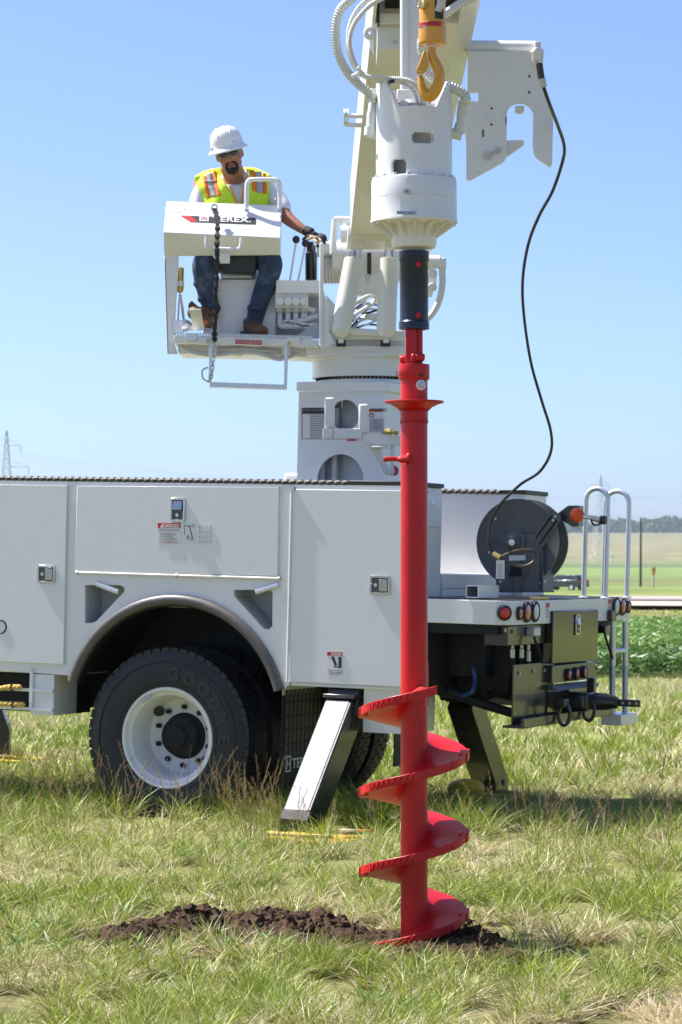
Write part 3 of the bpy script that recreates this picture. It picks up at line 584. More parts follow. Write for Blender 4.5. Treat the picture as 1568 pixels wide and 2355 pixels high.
# pedestal
pw = .75; r0_, r1_ = .485, 1.08
def ring_(cx, cy, rad, n=28): q = SL(cx, cy, pw); return [T(q[0]+rad*math.cos(2*math.pi*k/n), pw, q[2]+rad*math.sin(2*math.pi*k/n)) for k in range(n)]
sl0 = [S(z4(x,y)[0], z4(x,y)[1], pw) for x,y in ((495,1400),(510,1397),(630,1397),(642,1400),(640,1420),(630,1428),(510,1428),(498,1420))]
h1, h2 = ring_(*z4(585,1695), .098), ring_(*z4(545,2230), .16)
b = MB(); b.prism([T(r0_,pw,1.5),T(r1_,pw,1.5),T(r1_,pw,2.70),T(r0_,pw,2.70)], EW*.02, [h1,h2,sl0]); ped = b.build('pedestal', WH, tk)
b = MB(); b.tb(r1_-.02,r1_,pw+.021,1.35,1.5,2.70); b.tb(r0_,r0_+.02,pw+.021,1.35,1.5,2.70); b.tb(r0_+.021,r1_-.021,1.2,1.22,1.5,2.70); b.build('pedestal_wall', WH, ped)
b = MB(); b.tb(r0_-.012,r1_+.03,pw-.02,1.38,2.70,2.765); b.build('pedestal_flange', WH, ped, bev=.008)
for zx in (340,565,840): q = SL(*z4(zx,1480), pw); b = MB(); b.tb(q[0]-.002,q[0]+.002,pw-.001,pw,2.60,2.70); b.build('weld_tab', WH, ped)
b = MB(); b.tb(r0_+.022,r1_-.022,pw+.12,pw+.13,1.5,2.69); b.build('hole_backing', M['greywhite'], ped)  # plate added behind the openings; its grey stands in for the shade inside
b = MB(); b.cyl(T(.62,.83,1.5),T(.62,.83,2.6),.03,12); b.cyl(T(.72,.82,1.5),T(.72,.82,2.6),.02,10); b.build('inner_hose', M['greywhite'], ped)
tc = T(.80,1.07,2.76)
b = MB(); b.lathe(tc, Z3, [(.335,0),(.335,.02),(.30,.022),(.30,.03)], 48); b.build('slew_ring', WH, tk)
b = MB()
for k in range(72):
    a = 2*math.pi*k/72; b.wb(tc+Vector((math.cos(a)*.303,math.sin(a)*.303,.036)), .016,.016,.014)
struct(b.build('ring_teeth', M['dark'], ped), 'stuff')
b = MB(); b.lathe(tc+Z3*.03, Z3, [(.285,-.01),(.30,.012),(.335,.013),(.335,.125),(.36,.13),(.36,.16)], 56); b.build('turntable', WH, tk, bev=.003)
b = MB(); b.prism([P(x,y,16.9) for x,y in ((703,795),(945,795),(945,817),(703,817))], Y3*.62); b.build('turntable_plate', WH, tk, bev=.004)
# pedestal decals
def pdec(z_, x0,y0,x1,y1, mat, o=.001, par=None):
    (a,c),(d,e) = z_(x0,y0), z_(x1,y1); b = MB(); b.prism([S(a,e,pw-o),S(d,e,pw-o),S(d,c,pw-o),S(a,c,pw-o)], EW*.0008); return b.build('decal', mat, par or ped)
pc = pdec(z4,222,1632,412,1895,M['pblack']); pdec(z4,230,1684,408,1890,M['pwhite'],.002,pc)
for i in range(14): pdec(z4,290,1690+i*14.3,406,1695+i*14.3,M['pblack'],.003,pc)
q = S(*z4(228,1660), pw-.003); text('lettering','BOOM LOAD CAPACITY',q,ER,EU,.014,M['pgrey'],pc,.0006,.2)
pc = pdec(z4,782,1643,893,1850,M['pwhite']); pdec(z4,783,1643,892,1667,M['porange'],.002,pc)
q = S(*z4(792,1663), pw-.003); text('lettering','WARNING',q,ER,EU,.02,M['pblack'],pc,.0006,.115,.02)
for i in range(9): q = S(*z4(790+(i%2)*3,1735+i*12), pw-.003); text('lettering','READ OPERATOR MANUAL',q,ER,EU,.009,M['pgrey'],pc,.0005,.11-.01*(i%3))
q = [S(*z4(x,y),pw-.003) for x,y in ((795,1715),(790,1690),(800,1678),(818,1680),(822,1700),(812,1716))]; b = MB(); b.tube(q,.003,5); b.build('pictogram', M['pblack'], pc)
b = MB(); b.prism([U(618,1098,2.0)+EU*.0,U(685,1098,2.0),U(685,1098,2.0)+EU*.1,U(622,1098,2.0)+EU*.1], EW*.3) if False else b.tb(.25,.485,1.05,1.5,1.6,2.19); b.build('bed_box', WH, tk, bev=.02)
# pole cradle on the near side of the pedestal
YC = 16.55
cr = MB(); cr.pb(*z4(412,1545), *z4(500,1800), YC, .11); cradle = cr.build('pole_cradle', WH, tk, bev=.012)
b = MB(); b.pb(*z4(700,1600), *z4(783,1845), YC, .11); b.build('cradle_post', WH, cradle, bev=.012)
b = MB(); b.pb(*z4(398,1801), *z4(482,1893), YC-.01, .14); b.pb(*z4(483,1805), *z4(728,1893), YC, .12); b.build('cradle_beam', WH, cradle, bev=.006)
b = MB(); b.prism(strip([z4(730,1846),z4(1050,1856),z4(1050,1945),z4(830,1945),z4(730,1908)], YC+.01), Y3*.12); b.build('cradle_arm', WH, cradle, bev=.004)
b = MB(); b.prism(strip([z4(770,1948),z4(860,1948),z4(980,2190),z4(925,2195)], YC+.02), Y3*.05); b.build('cradle_brace', M['cream'], cradle, bev=.004)
b = MB(); b.pb(*z4(965,1946), *z4(1000,2200), YC+.03, .06); b.build('cradle_bracket', WH, cradle)
b = MB(); b.pb(*z4(812,1951), *z4(955,1971), YC-.05, .06); b.build('work_lamp', M['cream'], cradle, bev=.005)
b = MB(); b.pb(*z4(600,1896), *z4(683,1910), YC-.001, .01); b.build('decal', M['pred'], cradle)
b = MB(); b.tube(bez([PP(z4,905,1848,16.6),PP(z4,930,1830,16.55),PP(z4,980,1835,16.5),PP(z4,1030,1845,16.5)]), [.012]*8+[.02]*8+[.014]*9, 8); b.build('gate_latch', M['brass'], cradle)
b = MB(); b.tube([PP(z4,1000+18*math.cos(a),2160+26*math.sin(a),16.5) for a in np.linspace(-1.9,1.9,12)], .012, 6); b.build('red_hook', M['pred'], tk)
# ---------------- turret side plates, winch, cylinders
DT = 16.9
b = MB(); b.pb(*z4(372,250), *z4(404,1090), DT-.15, .05); tp = b.build('turret_post', WH, tk, bev=.006)
b = MB(); b.prism(strip([z4(404,640),z4(440,760),z4(455,930),z4(455,1000),z4(500,1090),z4(404,1140),z4(380,1140),z4(380,1090),z4(404,1090)], DT-.14), Y3*.04); b.build('turret_plate', WH, tk, bev=.004)
b = MB(); b.prism(strip([z4(430,690),z4(505,770),z4(505,1040),z4(440,1040)], DT+.2), Y3*.04); b.prism(strip([z4(380,1000),z4(1090,1000),z4(1090,1170),z4(380,1170)], DT+.1), Y3*.3); b.build('turret_base', WH, tk, bev=.004)
b = MB(); b.prism(strip([z4(500,985),z4(1085,985),z4(1085,1075),z4(880,1075),z4(880,1060),z4(600,1060),z4(590,1115),z4(510,1115)], DT-.05), Y3*.1); b.build('cylinder_cradle', M['cream'], tk, bev=.006)
for x in (512,882): b = MB(); b.pb(*z4(x,1066), *z4(x+82,1120), DT-.06, .02); b.build('cradle_notch', M['pblack'], tk)
for x in (527,905): b = MB(); b.pb(*z4(x,1050), *z4(x+48,1090), DT-.09, .04); lg = b.build('cylinder_lug', WH, tk, bev=.004)
b = MB(); b.prism(strip([z4(735,245),z4(905,245),z4(1090,300),z4(1090,560),z4(1040,560),z4(1000,690),z4(690,690),z4(650,560)], DT+.25), Y3*.12); b.build('boom_root_plate', M['cream'], tk, bev=.01)
b = MB(); b.cyl(PP(z4,480,380,DT+.3), PP(z4,1300,380,DT+.3), .11, 24); b.build('boom_pivot', M['cream'], tk)
b = MB(); b.pb(*z4(770,335), *z4(806,520), DT+.1, .05); b.build('gauge_slot', M['pblack'], tk)
b = MB(); b.pb(*z4(750,515), *z4(800,582), DT+.08, .05); b.build('gauge_plate', M['galv'], tk)
def cylinder(xt, yt, xb, yb):
    A_, B_ = PP(z4,xt,yt,DT-.02), PP(z4,xb,yb,DT-.12); d_ = (A_-B_); L_ = d_.length
    b = MB(); b.lathe(B_, d_, [(.001,-.03),(.035,-.028),(.055,-.012),(.062,.015),(.063,L_*.5),(.0645,L_*.9),(.066,L_),(.058,L_+.004),(.04,L_-.004)], 32); c_ = b.build('lift_cylinder', M['cream'], tk, ang=50)
    b = MB(); b.lathe(A_, d_, [(.046,-.001),(.046,.007),(.038,.009)], 28); b.build('rod_seal', M['rope'], c_)
    b = MB(); b.cyl(A_, A_+d_.normalized()*.28, .035, 24); b.build('piston_rod', M['chrome'], c_)
cylinder(664,400,545,1000); cylinder(950,400,930,1000)
b = MB(); b.cyl(PP(z4,430,965,DT-.1), PP(z4,560,968,DT-.1), .028, 16); b.cyl(PP(z4,620,990,DT-.08), PP(z4,880,1010,DT-.08), .022, 12); b.build('pivot_pin', WH, tk)
# hoses and wires between the cylinders
for i, (mt, r_) in enumerate((('hose',.011),('hose',.009),('hose',.012),('dark',.005),('blue',.006),('hose',.008),('dark',.007),('blue',.005),('hose',.013),('hose',.01),('dark',.005),('hose',.007),('hose',.01),('dark',.006))):
    y0 = 720+i*17; pts = [PP(z4,640+random.uniform(-10,20),y0+random.uniform(60,150),DT+random.uniform(0,.2)),PP(z4,700+random.uniform(-20,20),y0+random.uniform(-10,60),DT+.1),PP(z4,780,y0+random.uniform(-60,40),DT+random.uniform(0,.2)),PP(z4,880,y0+random.uniform(-60,30),DT+.15)]
    b = MB(); b.tube(bez(pts), r_, 8); b.build('turret_hose', M[mt], tk)
b = MB(); b.cyl(PP(z4,660,860,DT-.02), PP(z4,860,735,DT+.05), .013, 10); b.build('hard_pipe', WH, tk)
# winch and rope coil to the left
b = MB(); b.lathe(PP(z4,350,300,DT+.3), X3, [(.05,0),(.062,.02),(.062,.05),(.055,.06)], 32); b.cyl(PP(z4,350,300,DT+.3), PP(z4,620,300,DT+.3), .055, 28); wn = b.build('winch', WH, tk)
b = MB()
for k in range(6): b.lathe(PP(z4,402+k*26,482,DT+.32), X3, [(.05,-.02),(.082,-.012),(.090,0),(.082,.012),(.05,.02)], 32, cap=False)
b.cyl(PP(z4,400,482,DT+.32), PP(z4,550,482,DT+.32), .06, 20); b.build('winch_rope', M['coil'], wn, ang=60)
b = MB(); b.prism(strip([z4(545,220),z4(620,220),z4(600,420),z4(560,560),z4(545,560)], DT+.3), Y3*.06); b.build('winch_flange', M['cream'], wn)
b = MB(); b.lathe(PP(z4,302,568,DT+.45), Z3, [(.037,0),(.039,.01),(.039,.175),(.030,.185),(.030,.225),(.018,.228),(.018,.25)], 28); b.build('oil_filter', M['black'], tk)
b = MB(); b.tube(bez([PP(z4,625,60,DT-.1),PP(z4,530,58,DT-.1),PP(z4,505,62,DT-.1),PP(z4,500,80,DT-.1),PP(z4,485,320,DT-.1),PP(z4,500,335,DT-.1),PP(z4,590,355,DT-.1)]), .021, 10); b.build('hand_rail', WH, tk)
b = MB(); b.cyl(PP(z4,548,180,DT), PP(z4,625,180,DT), .055, 18); b.cyl(PP(z4,600,60,DT), PP(z4,600,180,DT), .02, 10); b.build('side_roller', WH, tk)
# right of the socket: fitting with a hose
b = MB(); b.cyl(PP(z4,1265,410,17.0), PP(z4,1385,415,17.0), .042, 16); b.wb(PP(z4,1395,425,17.0), .055,.06,.065); fe = b.build('elbow_fitting', WH, tk, bev=.006)
b = MB(); b.cyl(PP(z4,1400,445,17.0), PP(z4,1398,520,17.0), .022, 8); b.tube(bez([PP(z4,1398,500,17.0),PP(z4,1400,600,17.0),PP(z4,1375,730,17.0),PP(z4,1320,840,17.0),PP(z4,1250,910,17.0)]), .021, 10); b.build('return_hose', M['hose'], fe)
b = MB(); b.prism(strip([z4(1260,470),z4(1320,485),z4(1350,530),z4(1350,600),z4(1320,640),z4(1320,690),z4(1250,690)], 17.05), Y3*.15); b.cyl(PP(z4,1318,510,17.03),PP(z4,1318,510,17.0),.03,12); b.cyl(PP(z4,1315,625,17.03),PP(z4,1315,625,17.0),.03,12); b.cyl(PP(z4,1240,335,17.1),PP(z4,1305,335,17.1),.045,14); b.build('swing_motor', WH, tk, bev=.006)
# ---------------- operator console
con = MB()
TL, TR, BR, BL = P(383,462,17.08), P(647,472,17.08), P(645,547,16.86), P(376,534,16.86)
nq = (TR-TL).cross(BL-TL).normalized(); nq = nq if nq.y < 0 else -nq
con.hexa([BL-nq*.02,BR-nq*.02,BR,BL,TL-nq*.02,TR-nq*.02,TR,TL]); console = con.build('operator_console', WH, tk, bev=.004)
b = MB(); b.prism([BL-Z3*.004,BR-Z3*.004,P(643,586,16.93),P(412,588,16.93),P(378,588,16.93)], Y3*.02); b.build('console_fascia', M['cream'], console, bev=.003)
b = MB(); b.prism([TR-nq*.021,BR-nq*.021,P(643,586,16.93),P(646,586,17.3),P(648,475,17.3)], X3*-.012); b.build('console_cheek', WH, console)
b = MB(); b.ball(P(617,575,16.925), .018, .004, .008); b.build('fascia_hole', M['pblack'], console)
b = MB(); b.prism(strip([(378,589),z3(118,300),z3(145,1080),z3(235,1080),z3(200,980),z3(236,380),(411,589)],16.94), Y3*.012); b.prism([P(*z3(145,1080),16.94),P(378,589,16.94),P(378,589,17.35),P(*z3(175,1070),17.35)], X3*.01); b.build('console_post', WH, console, bev=.003)
def cq(u_, v_, o=.002):   # point on the sloping panel: u across, v down
    return (TL*(1-u_)+TR*u_)*(1-v_)+(BL*(1-u_)+BR*u_)*v_+nq*o
def uvof(x, y):
    v_ = (y-466)/(540-466); v_ = (y-(462+(x-383)/264*10))/((534+(x-376)/269*13)-(462+(x-383)/264*10)); xl = 383-7*v_; return (x-xl)/(264+5*v_), v_
z2 = zc(600,450,.4783)
def cpoly(pts, mat, o, name, par): b = MB(); b.prism([cq(*uvof(*z2(x,y)),o) for x,y in pts], nq*.0008); return b.build(name, mat, par)
ban = cpoly([(335,867),(886,884),(883,936),(405,918)], M['pblack'], .002, 'banner', console)
cpoly([(255,864),(335,867),(405,918),(340,917)], M['pred'], .002, 'banner_flash', console)
cpoly([(413,873),(492,875),(490,914),(413,912)], M['pwhite'], .0035, 'emblem', ban)
for a in ([(430,880),(437,880),(437,905),(430,905)],[(468,881),(475,881),(475,906),(468,906)],[(445,880),(460,880),(460,890),(445,890)],[(430,893),(475,894),(475,899),(430,898)]): cpoly(a, M['pred'], .0045, 'emblem_mark', ban)
xd = (cq(*uvof(*z2(840,920)),0)-cq(*uvof(*z2(520,912)),0)); yd = nq.cross(xd).normalized(); yd = yd if yd.z > 0 else -yd
text('lettering','TEREX.', (0,0,0), xd, yd, .05, M['pwhite'], ban, .001, None, .02, fn=lambda a,c: cq(*uvof(*z2(522+322*a,(915+8*a)-38*c)),.0045))
for x,y in ((172,832),(245,835),(287,810)): b = MB(); q = cq(*uvof(*z2(x,y)),0); b.cyl(q, q+nq*.004, .004, 8); b.build('panel_screw', M['galv'], console)
def pipe(name, zz, pts, Y, r_, mat, par, k=6, Ys=None):
    b = MB(); b.tube(bez([PP(zz,x,y,(Ys[i] if Ys else Y)) for i,(x,y) in enumerate(pts)], k), r_, 10); return b.build(name, mat, par)
pipe('grab_rail', z2, [(806,800),(808,700),(810,610),(825,572),(860,560),(1030,560),(1070,572),(1085,610),(1086,700),(1084,800)], 17.02, .0145, WH, console)
pipe('console_handle', z3, [(475,100),(472,150),(478,180),(505,196),(730,202),(752,190),(760,165),(766,105)], 16.80, .012, WH, console)
for x,y in ((807,805),(1083,812)): b = MB(); q = PP(z2,x,y,17.0); b.cyl(q,q-Z3*.02+nq*.0,.016,10); b.build('rail_foot', M['galv'], console)
# platform
b = MB(); b.prism(strip([z3(200,922),z3(1410,958),z3(1410,1020),z3(200,985)],16.80), Y3*.6) ; plat = b.build('platform', WH, tk, bev=.004)
b = MB(); 
for k in range(50):
    x = 212+k*23.2; 
    for dy in (0,.12,.24): 
        if dy and k % 2: continue
        b.wb(PP(z3,x,908+(x-200)*.03,16.81+dy), .012, .02, .02)
struct(b.build('grip_teeth', M['alu'], plat), 'stuff')
b = MB(); b.prism(strip([z3(225,990),z3(1380,1020),z3(1380,1055),z3(1310,1105),z3(1080,1095),z3(240,1075)],16.95), Y3*.4); b.build('platform_frame', M['cream'], plat, bev=.006)
for pts, r_ in (([(260,1020),(420,1075),(640,1040),(760,1075)],.014),([(320,1040),(500,1085),(800,1060),(960,1085),(1080,1120),(1200,1085)],.016),([(700,1030),(900,1050),(1080,1060),(1250,1080)],.012)): pipe('platform_hose', z3, pts, 16.9, r_, M['greywhite'], plat)
for x in (700,905): b = MB(); b.pb(*z3(x,1050), *z3(x+75,1090), 16.93, .05); b.build('frame_clip', M['brass'], plat)
rl_ = MB(); rl_.prism(strip([z3(715,955),z3(937,962),z3(934,1002),z3(714,996)],16.797), Y3*.001); rlb = rl_.build('decal', M['pred'], plat)
for i in range(2): text('lettering','FOLD STEP BEFORE MOVING BOOM', PP(z3,726,975+i*17,16.795), X3, Z3, .010, M['pwhite'], rlb, .0006, .235)
for x in (400,1140): b = MB(); b.prism(strip([z3(x,940),z3(x+110,943),z3(x+110,1005),z3(x,1002)],16.785), Y3*.02); b.build('step_bracket', WH, plat, bev=.002)
for x in (485,1165): b = MB(); q = PP(z3,x,968 if x < 500 else 988,16.775); b.cyl(q,q+Y3*.02,.012,6); b.build('bracket_bolt', M['brass'], plat)
st = MB(); st.prism(strip([z3(498,1312),z3(1140,1335),z3(1137,1374),z3(498,1355)],16.80), Y3*.09); stp = st.build('folding_step', M['alu'], tk, bev=.003)
for pts in ([(513,990),(508,1100),(500,1315)],[(1140,1000),(1136,1200),(1130,1372)]): b = MB(); b.tube([PP(z3,x,y,16.8) for x,y in pts], .011, 8); b.build('step_arm', M['alu'], stp)
for x0,x1 in ((484,553),(1105,1175)): b = MB(); b.prism(strip([z3(x0,1003),z3(x1,1005),z3(x1,1083),z3(x0,1081)],16.83), Y3*.05); b.build('step_hanger', WH, plat)
# seat box, seat, valve bank
b = MB(); b.prism(strip([z3(575,455),z3(1055,470),z3(1048,925),z3(445,905),z3(445,870),z3(575,860)],17.1) if False else strip([z3(445,450),z3(1060,458),z3(1048,925),z3(445,905)],17.08), Y3*.45); b.build('seat_box', WH, tk, bev=.006)
b = MB(); b.pb(*z3(590,395), *z3(850,445), 17.06, .3); b.build('seat_rail', M['galv'], tk, bev=.003)
b = MB(); b.prism(strip([z3(560,240),z3(900,240),z3(885,395),z3(860,412),z3(600,400),z3(580,375)],16.98), Y3*.45); b.build('seat', M['seat'], tk, bev=.02)
b = MB(); b.prism(strip([z3(515,238),z3(668,235),z3(666,320),z3(560,320)],16.90), Y3*.03); b.build('control_bracket', WH, console, bev=.003)
vb = MB(); vb.prism(strip([z3(1055,460),z3(1418,465),z3(1415,570),z3(1052,568)],16.97), Y3*.4); vbo = vb.build('valve_cover', WH, tk, bev=.004)
b = MB(); b.pb(*z3(1052,570), *z3(1415,940), 17.25, .12); b.build('valve_recess', M['greywhite'], vbo)
for i, x in enumerate((1085,1155,1220,1285)):
    b = MB(); b.wb(PP(z3,x,640,17.08), .058,.16,.10); b.wb(PP(z3,x,705,17.12), .05,.12,.05); b.cyl(PP(z3,x,640,17.0),PP(z3,x,640,16.96),.026,14); b.cyl(PP(z3,x,700,17.06),PP(z3,x,700,17.03),.02,12); b.build('valve_section', M['white'], vbo, bev=.004)
    b = MB(); b.cyl(PP(z3,x,730,17.1),PP(z3,x,800,17.1),.02,8); b.build('valve_port', M['alu'], vbo)
for pts in ([(1085,790),(1090,840),(1150,850),(1400,840)],[(1110,820),(1200,810),(1300,790),(1405,760)],[(1150,800),(1180,820),(1300,840),(1400,880)],[(1215,690),(1300,695),(1380,720)],[(1120,810),(1230,830),(1330,870)]): pipe('valve_hose', z3, pts, 17.05, .017, M['hose'], vbo)
b = MB(); b.prism(strip([z3(1215,935),z3(1385,820),z3(1412,830),z3(1412,950)],16.98), Y3*.02); b.build('valve_gusset', M['greywhite'], vbo)
for (xa,ya,xb,yb) in ((1222,140,1160,530),(1300,170,1222,550)):
    b = MB(); b.tube([PP(z3,xa,ya,17.12),PP(z3,xb,yb,17.06)], .0065, 8); b.tube([PP(z3,xb,yb,17.02),PP(z3,xb-2,yb+60,17.04)], .012, 8); lv = b.build('control_lever', WH, tk)
    b = MB(); b.ball(PP(z3,xa,ya-18,17.12), .024,.02,.026); b.build('lever_knob', M['rope'], lv)
# hand throttle tube and pump at the left
b = MB(); b.lathe(PP(z3,250,570,17.0), Z3, [(.001,0),(.018,.004),(.026,.02),(.026,.16),(.018,.165),(.001,.17)], 16); bc = b.build('reservoir', M['brass'], tk)
b = MB(); b.lathe(PP(z3,250,515,17.0), Z3, [(.029,0),(.029,.035)], 16); b.build('reservoir_band', WH, bc)
for pts in ([(250,575),(240,700),(235,800)],[(252,575),(262,650),(275,780)],[(255,575),(275,700),(285,800)]): pipe('thin_hose', z3, pts, 17.0, .006, M['hose'], bc)
b = MB(); b.ball(PP(z3,290,840,16.95), .05,.05,.04); b.wb(PP(z3,240,850,16.95), .06,.06,.08); b.wb(PP(z3,380,860,16.95), .08,.06,.03); b.build('pedal_valve', M['alu'], plat, bev=.004)
b = MB(); b.pb(*z3(305,905), *z3(395,965), 16.78, .02); b.build('pedal_base', M['alu'], plat)
b = MB(); b.prism([PP(z3,330,705,16.72),PP(z3,425,705,16.72),PP(z3,458,872,16.84),PP(z3,362,882,16.84)], Y3*.008+Z3*.004); b.build('foot_pedal', M['cream'], plat, bev=.002)
# ---------------- boom
bd = Vector((.021,-1,.119)).normalized(); B0 = P(898,545,16.5); D0 = 16.5
def BP(x, z, Y): s_ = (D0-Y)/(-bd.y); c = B0+bd*s_; return Vector((c.x+x, c.y, c.z+z))
def boomseg(name, sec, Ya, Yb, mat, par=tk, bev=.004):
    b = MB(); n = len(sec); vs = [BP(x,z,Ya) for x,z in sec]+[BP(x,z,Yb) for x,z in sec]
    b.add(vs, [(i,(i+1)%n,n+(i+1)%n,n+i) for i in range(n)]+[tuple(range(n-1,-1,-1)),tuple(range(n,2*n))]); return b.build(name, mat, par, bev=bev)
boom = boomseg('boom', [(-.25,0),(.15,0),(.25,.09),(.25,.34),(-.25,.34)], 16.5, 12.38, M['cream'])
b = MB(); n=4
boomseg('boom_side_plate', [(.15,0),(.25,.09),(.25,.34),(.235,.34),(.235,.10),(.147,.012)], 12.379, 11.0, M['cream'], boom, 0)
boomseg('boom_side_plate', [(-.25,0),(-.25,.34),(-.235,.34),(-.235,0)], 12.379, 11.6, M['cream'], boom, 0)
boomseg('inner_boom', [(-.19,.07),(.10,.07),(.18,.14),(.18,.3),(-.19,.3)], 13.0, 9.2, M['dark'], boom)  # near-black colour stands in for the shade inside the sheath's open end
b = MB(); b.pb(870,31,1000,53,12.3,.03); b.build('boom_crossbar', WH, boom)
b = MB(); b.pb(867,53,924,115,12.37,.4); b.build('cheek_block', WH, boom, bev=.004)
b = MB(); b.pb(868,8,872.5,53,12.28,.1); b.build('gap_shade', M['pblack'], boom)  # black strip paints the shade in the narrow gap at the boom end
b = MB(); q = P(*zh(732,440),12.365); b.lathe(q, -Y3, [(.008,0),(.010,.003),(.008,.005)], 14); b.build('cheek_bolt', M['greywhite'], boom)
b = MB(); b.tube([P(*zh(465+38*math.cos(a),345+45*math.sin(a)),12.2) for a in np.linspace(0,2*math.pi,20,endpoint=False)], .012, 8, closed=True, flat=1); b.build('hose_guide_ring', WH, boom)
b = MB(); b.prism(strip([zh(455,400),zh(500,400),zh(512,570),zh(488,520)],12.4), Y3*.02); b.build('ring_tab', WH, boom)
for yy in (1205,1300): pipe('side_bracket', zh, [(200,yy-8),(250,yy),(330,yy+8),(395,yy+8)], 13.8, .012, WH, boom)
for x in (205,235): b = MB(); b.cyl(P(*zh(x-10,1220),13.8), P(*zh(x+10,1220),13.8), .04, 18); b.build('bracket_roller', WH, boom)
boomseg('boom_foot', [(-.265,-.02),(.265,-.02),(.265,.05),(-.265,.05)], 16.75, 16.45, M['cream'], boom)
b = MB(); b.pb(*z4(668,188), *z4(735,285), 16.5, .2); b.pb(*z4(930,188), *z4(985,290), 16.5, .2); b.pb(*z4(735,190), *z4(920,240), 16.48, .05); b.build('rod_lug', M['cream'], boom, bev=.005)
# ---------------- pole guide plate beside the boom tip
PG = 12.95
def g(x, y): return P(*z8(x,y), PG)
out_ = [(80,365),(1000,365),(1050,420),(1085,620),(1260,1200),(1262,1400),(1250,1940),(1235,1960),(1210,1955),(1040,1845),(1000,1780),(985,1680),(990,1330)]
out_ += [(805+190*math.cos(a), 1265-190*math.sin(a)) for a in np.linspace(.1,math.pi-.1,14)]
out_ += [(618,1330),(612,1800),(600,1870),(560,1910),(120,2150),(80,2155),(55,2130),(55,1600),(45,1590),(58,1190),(75,1060),(215,1065),(225,1050),(225,930),(210,922),(75,925)]
b = MB(); b.prism([g(x,y) for x,y in out_], Y3*.045); pg = b.build('pole_guide', WH, boom)
b = MB(); b.cyl(g(60,280)+Y3*.05, g(1020,290)+Y3*.05, .033, 24); b.build('guide_pivot_tube', WH, pg)
b = MB(); b.prism([g(x,y)-Y3*.0+Y3*.05 for x,y in ((622,1585),(840,1578),(870,1600),(860,1650),(840,1670),(622,1820))], Y3*.02); b.build('guide_finger', WH, pg, bev=.003)
for x,y in ((932,714),(928,938),(407,1164),(402,1388)): b = MB(); b.cyl(g(x,y), g(x,y)-Y3*.002, .006, 8); b.build('guide_hole', M['pblack'], pg)
b = MB(); b.prism([g(275+x,y)-Y3*.001 for x,y in ((0,1465),(8,1455),(20,1460),(22,1555),(10,1565),(0,1555))], Y3*.001-Y3*.002); b.build('guide_slot', M['pblack'], pg)
b = MB(); b.cyl(g(345,1828), g(345,1828)-Y3*.02, .02, 14); b.tube([g(290,1835)-Y3*.01, g(345,1828)-Y3*.012, g(470,1760)-Y3*.008], .006, 6); b.tube([g(498+32*math.cos(a),1752+38*math.sin(a))-Y3*.01 for a in np.linspace(0,6.28,16,endpoint=False)], .004, 6, closed=True); b.build('guide_pin', M['greywhite'], pg)
for x,y in ((315,1102),(350,1325)): b = MB(); b.cyl(g(x,y), g(x,y)-Y3*.012, .012, 8); b.build('guide_bolt', WH, pg)
b = MB(); b.prism([g(x,y)+Y3*.03 for x,y in ((742,1110),(865,1110),(865,1185),(840,1203),(765,1200),(742,1180))], Y3*.05); b.build('guide_stop', M['cream'], pg, bev=.003)
b = MB(); b.tube([g(610,1280)-Y3*.004, g(606,1390)-Y3*.004], .003, 5); b.build('red_mark', M['pred'], pg)
b = MB(); b.wb(g(1045,370)+Y3*.0, .03,.05,.09); b.cyl(g(940,380), g(1135,380), .009, 10); b.cyl(g(1045,380)-Y3*.03,g(1045,380)+Y3*.02,.02,14); b.cyl(g(975,380),g(1010,380),.018,12); b.cyl(g(1085,380),g(1120,380),.018,12)
b.build('shackle_lug', WH, pg, bev=.003)
b = MB(); b.tube(bez([g(985,400)-Y3*.01,g(985,480)-Y3*.01,g(1010,560)-Y3*.012,g(1050,590)-Y3*.012,g(1090,560)-Y3*.012,g(1105,480)-Y3*.01,g(1105,400)-Y3*.01]), .007, 8); b.build('shackle', WH, pg)
# ---------------- auger hanger and drive motor
AX, AD = 952, 11.1
b = MB(); b.pb(928,-60,965,212,11.40,.09); hg = b.build('auger_hanger', WH, tk, bev=.006)
b = MB(); b.cyl(P(930,-60,11.40), P(930,212,11.40), .019, 20); b.build('hanger_edge', WH, hg)
b = MB(); b.cyl(P(1045,-60,12.0),P(1030,-20,12.0),.02,8); 
def av(v): return P(AX, v, AD)
cz = av(300); Rm = .1525
vtop, vbot = 195, 412
def shell():
    nA, nZ = 160, 90; vs = []; fs = []
    ztop, zbot = av(vtop).z, av(vbot).z
    c0_ = av(0)
    for j in range(nZ+1):
        z = zbot+(ztop-zbot)*j/nZ
        for i in range(nA):
            a = 2*math.pi*i/nA; vs.append(Vector((c0_.x+Rm*math.cos(a), c0_.y+Rm*math.sin(a), z)))
    def cut(a, z):
        x = math.cos(a)*Rm; front = math.sin(a) < 0
        v_ = VH-(z-EYE)/(AD-.1)*FPX; px = AX+x/(AD-.1)*FPX
        if front:
            if v_ < 248 and (893+(v_-198)/50*24) < px < (1018-(v_-205)/43*18): return True
            if 945 < px < 993 and 309 < v_ < 333: return not (((px < 949 or px > 989) and (v_ < 313 or v_ > 329)))
            if 903 < px < 932.5 and 371 < v_ < 407: return not (((px < 906 or px > 930) and (v_ < 374)))
            if px > 1036 and 355 < v_ < 372: return True
            if px < 871.5 and 350 < v_ < 362: return True
        else:
            if v_ < 240 and abs(px-AX) < 45: return True
        return False
    for j in range(nZ):
        for i in range(nA):
            a = 2*math.pi*(i+.5)/nA; z = zbot+(ztop-zbot)*(j+.5)/nZ
            if not cut(a, z): fs.append((j*nA+i, j*nA+(i+1) % nA, (j+1)*nA+(i+1) % nA, (j+1)*nA+i))
    b = MB(); b.add(vs, fs); return b
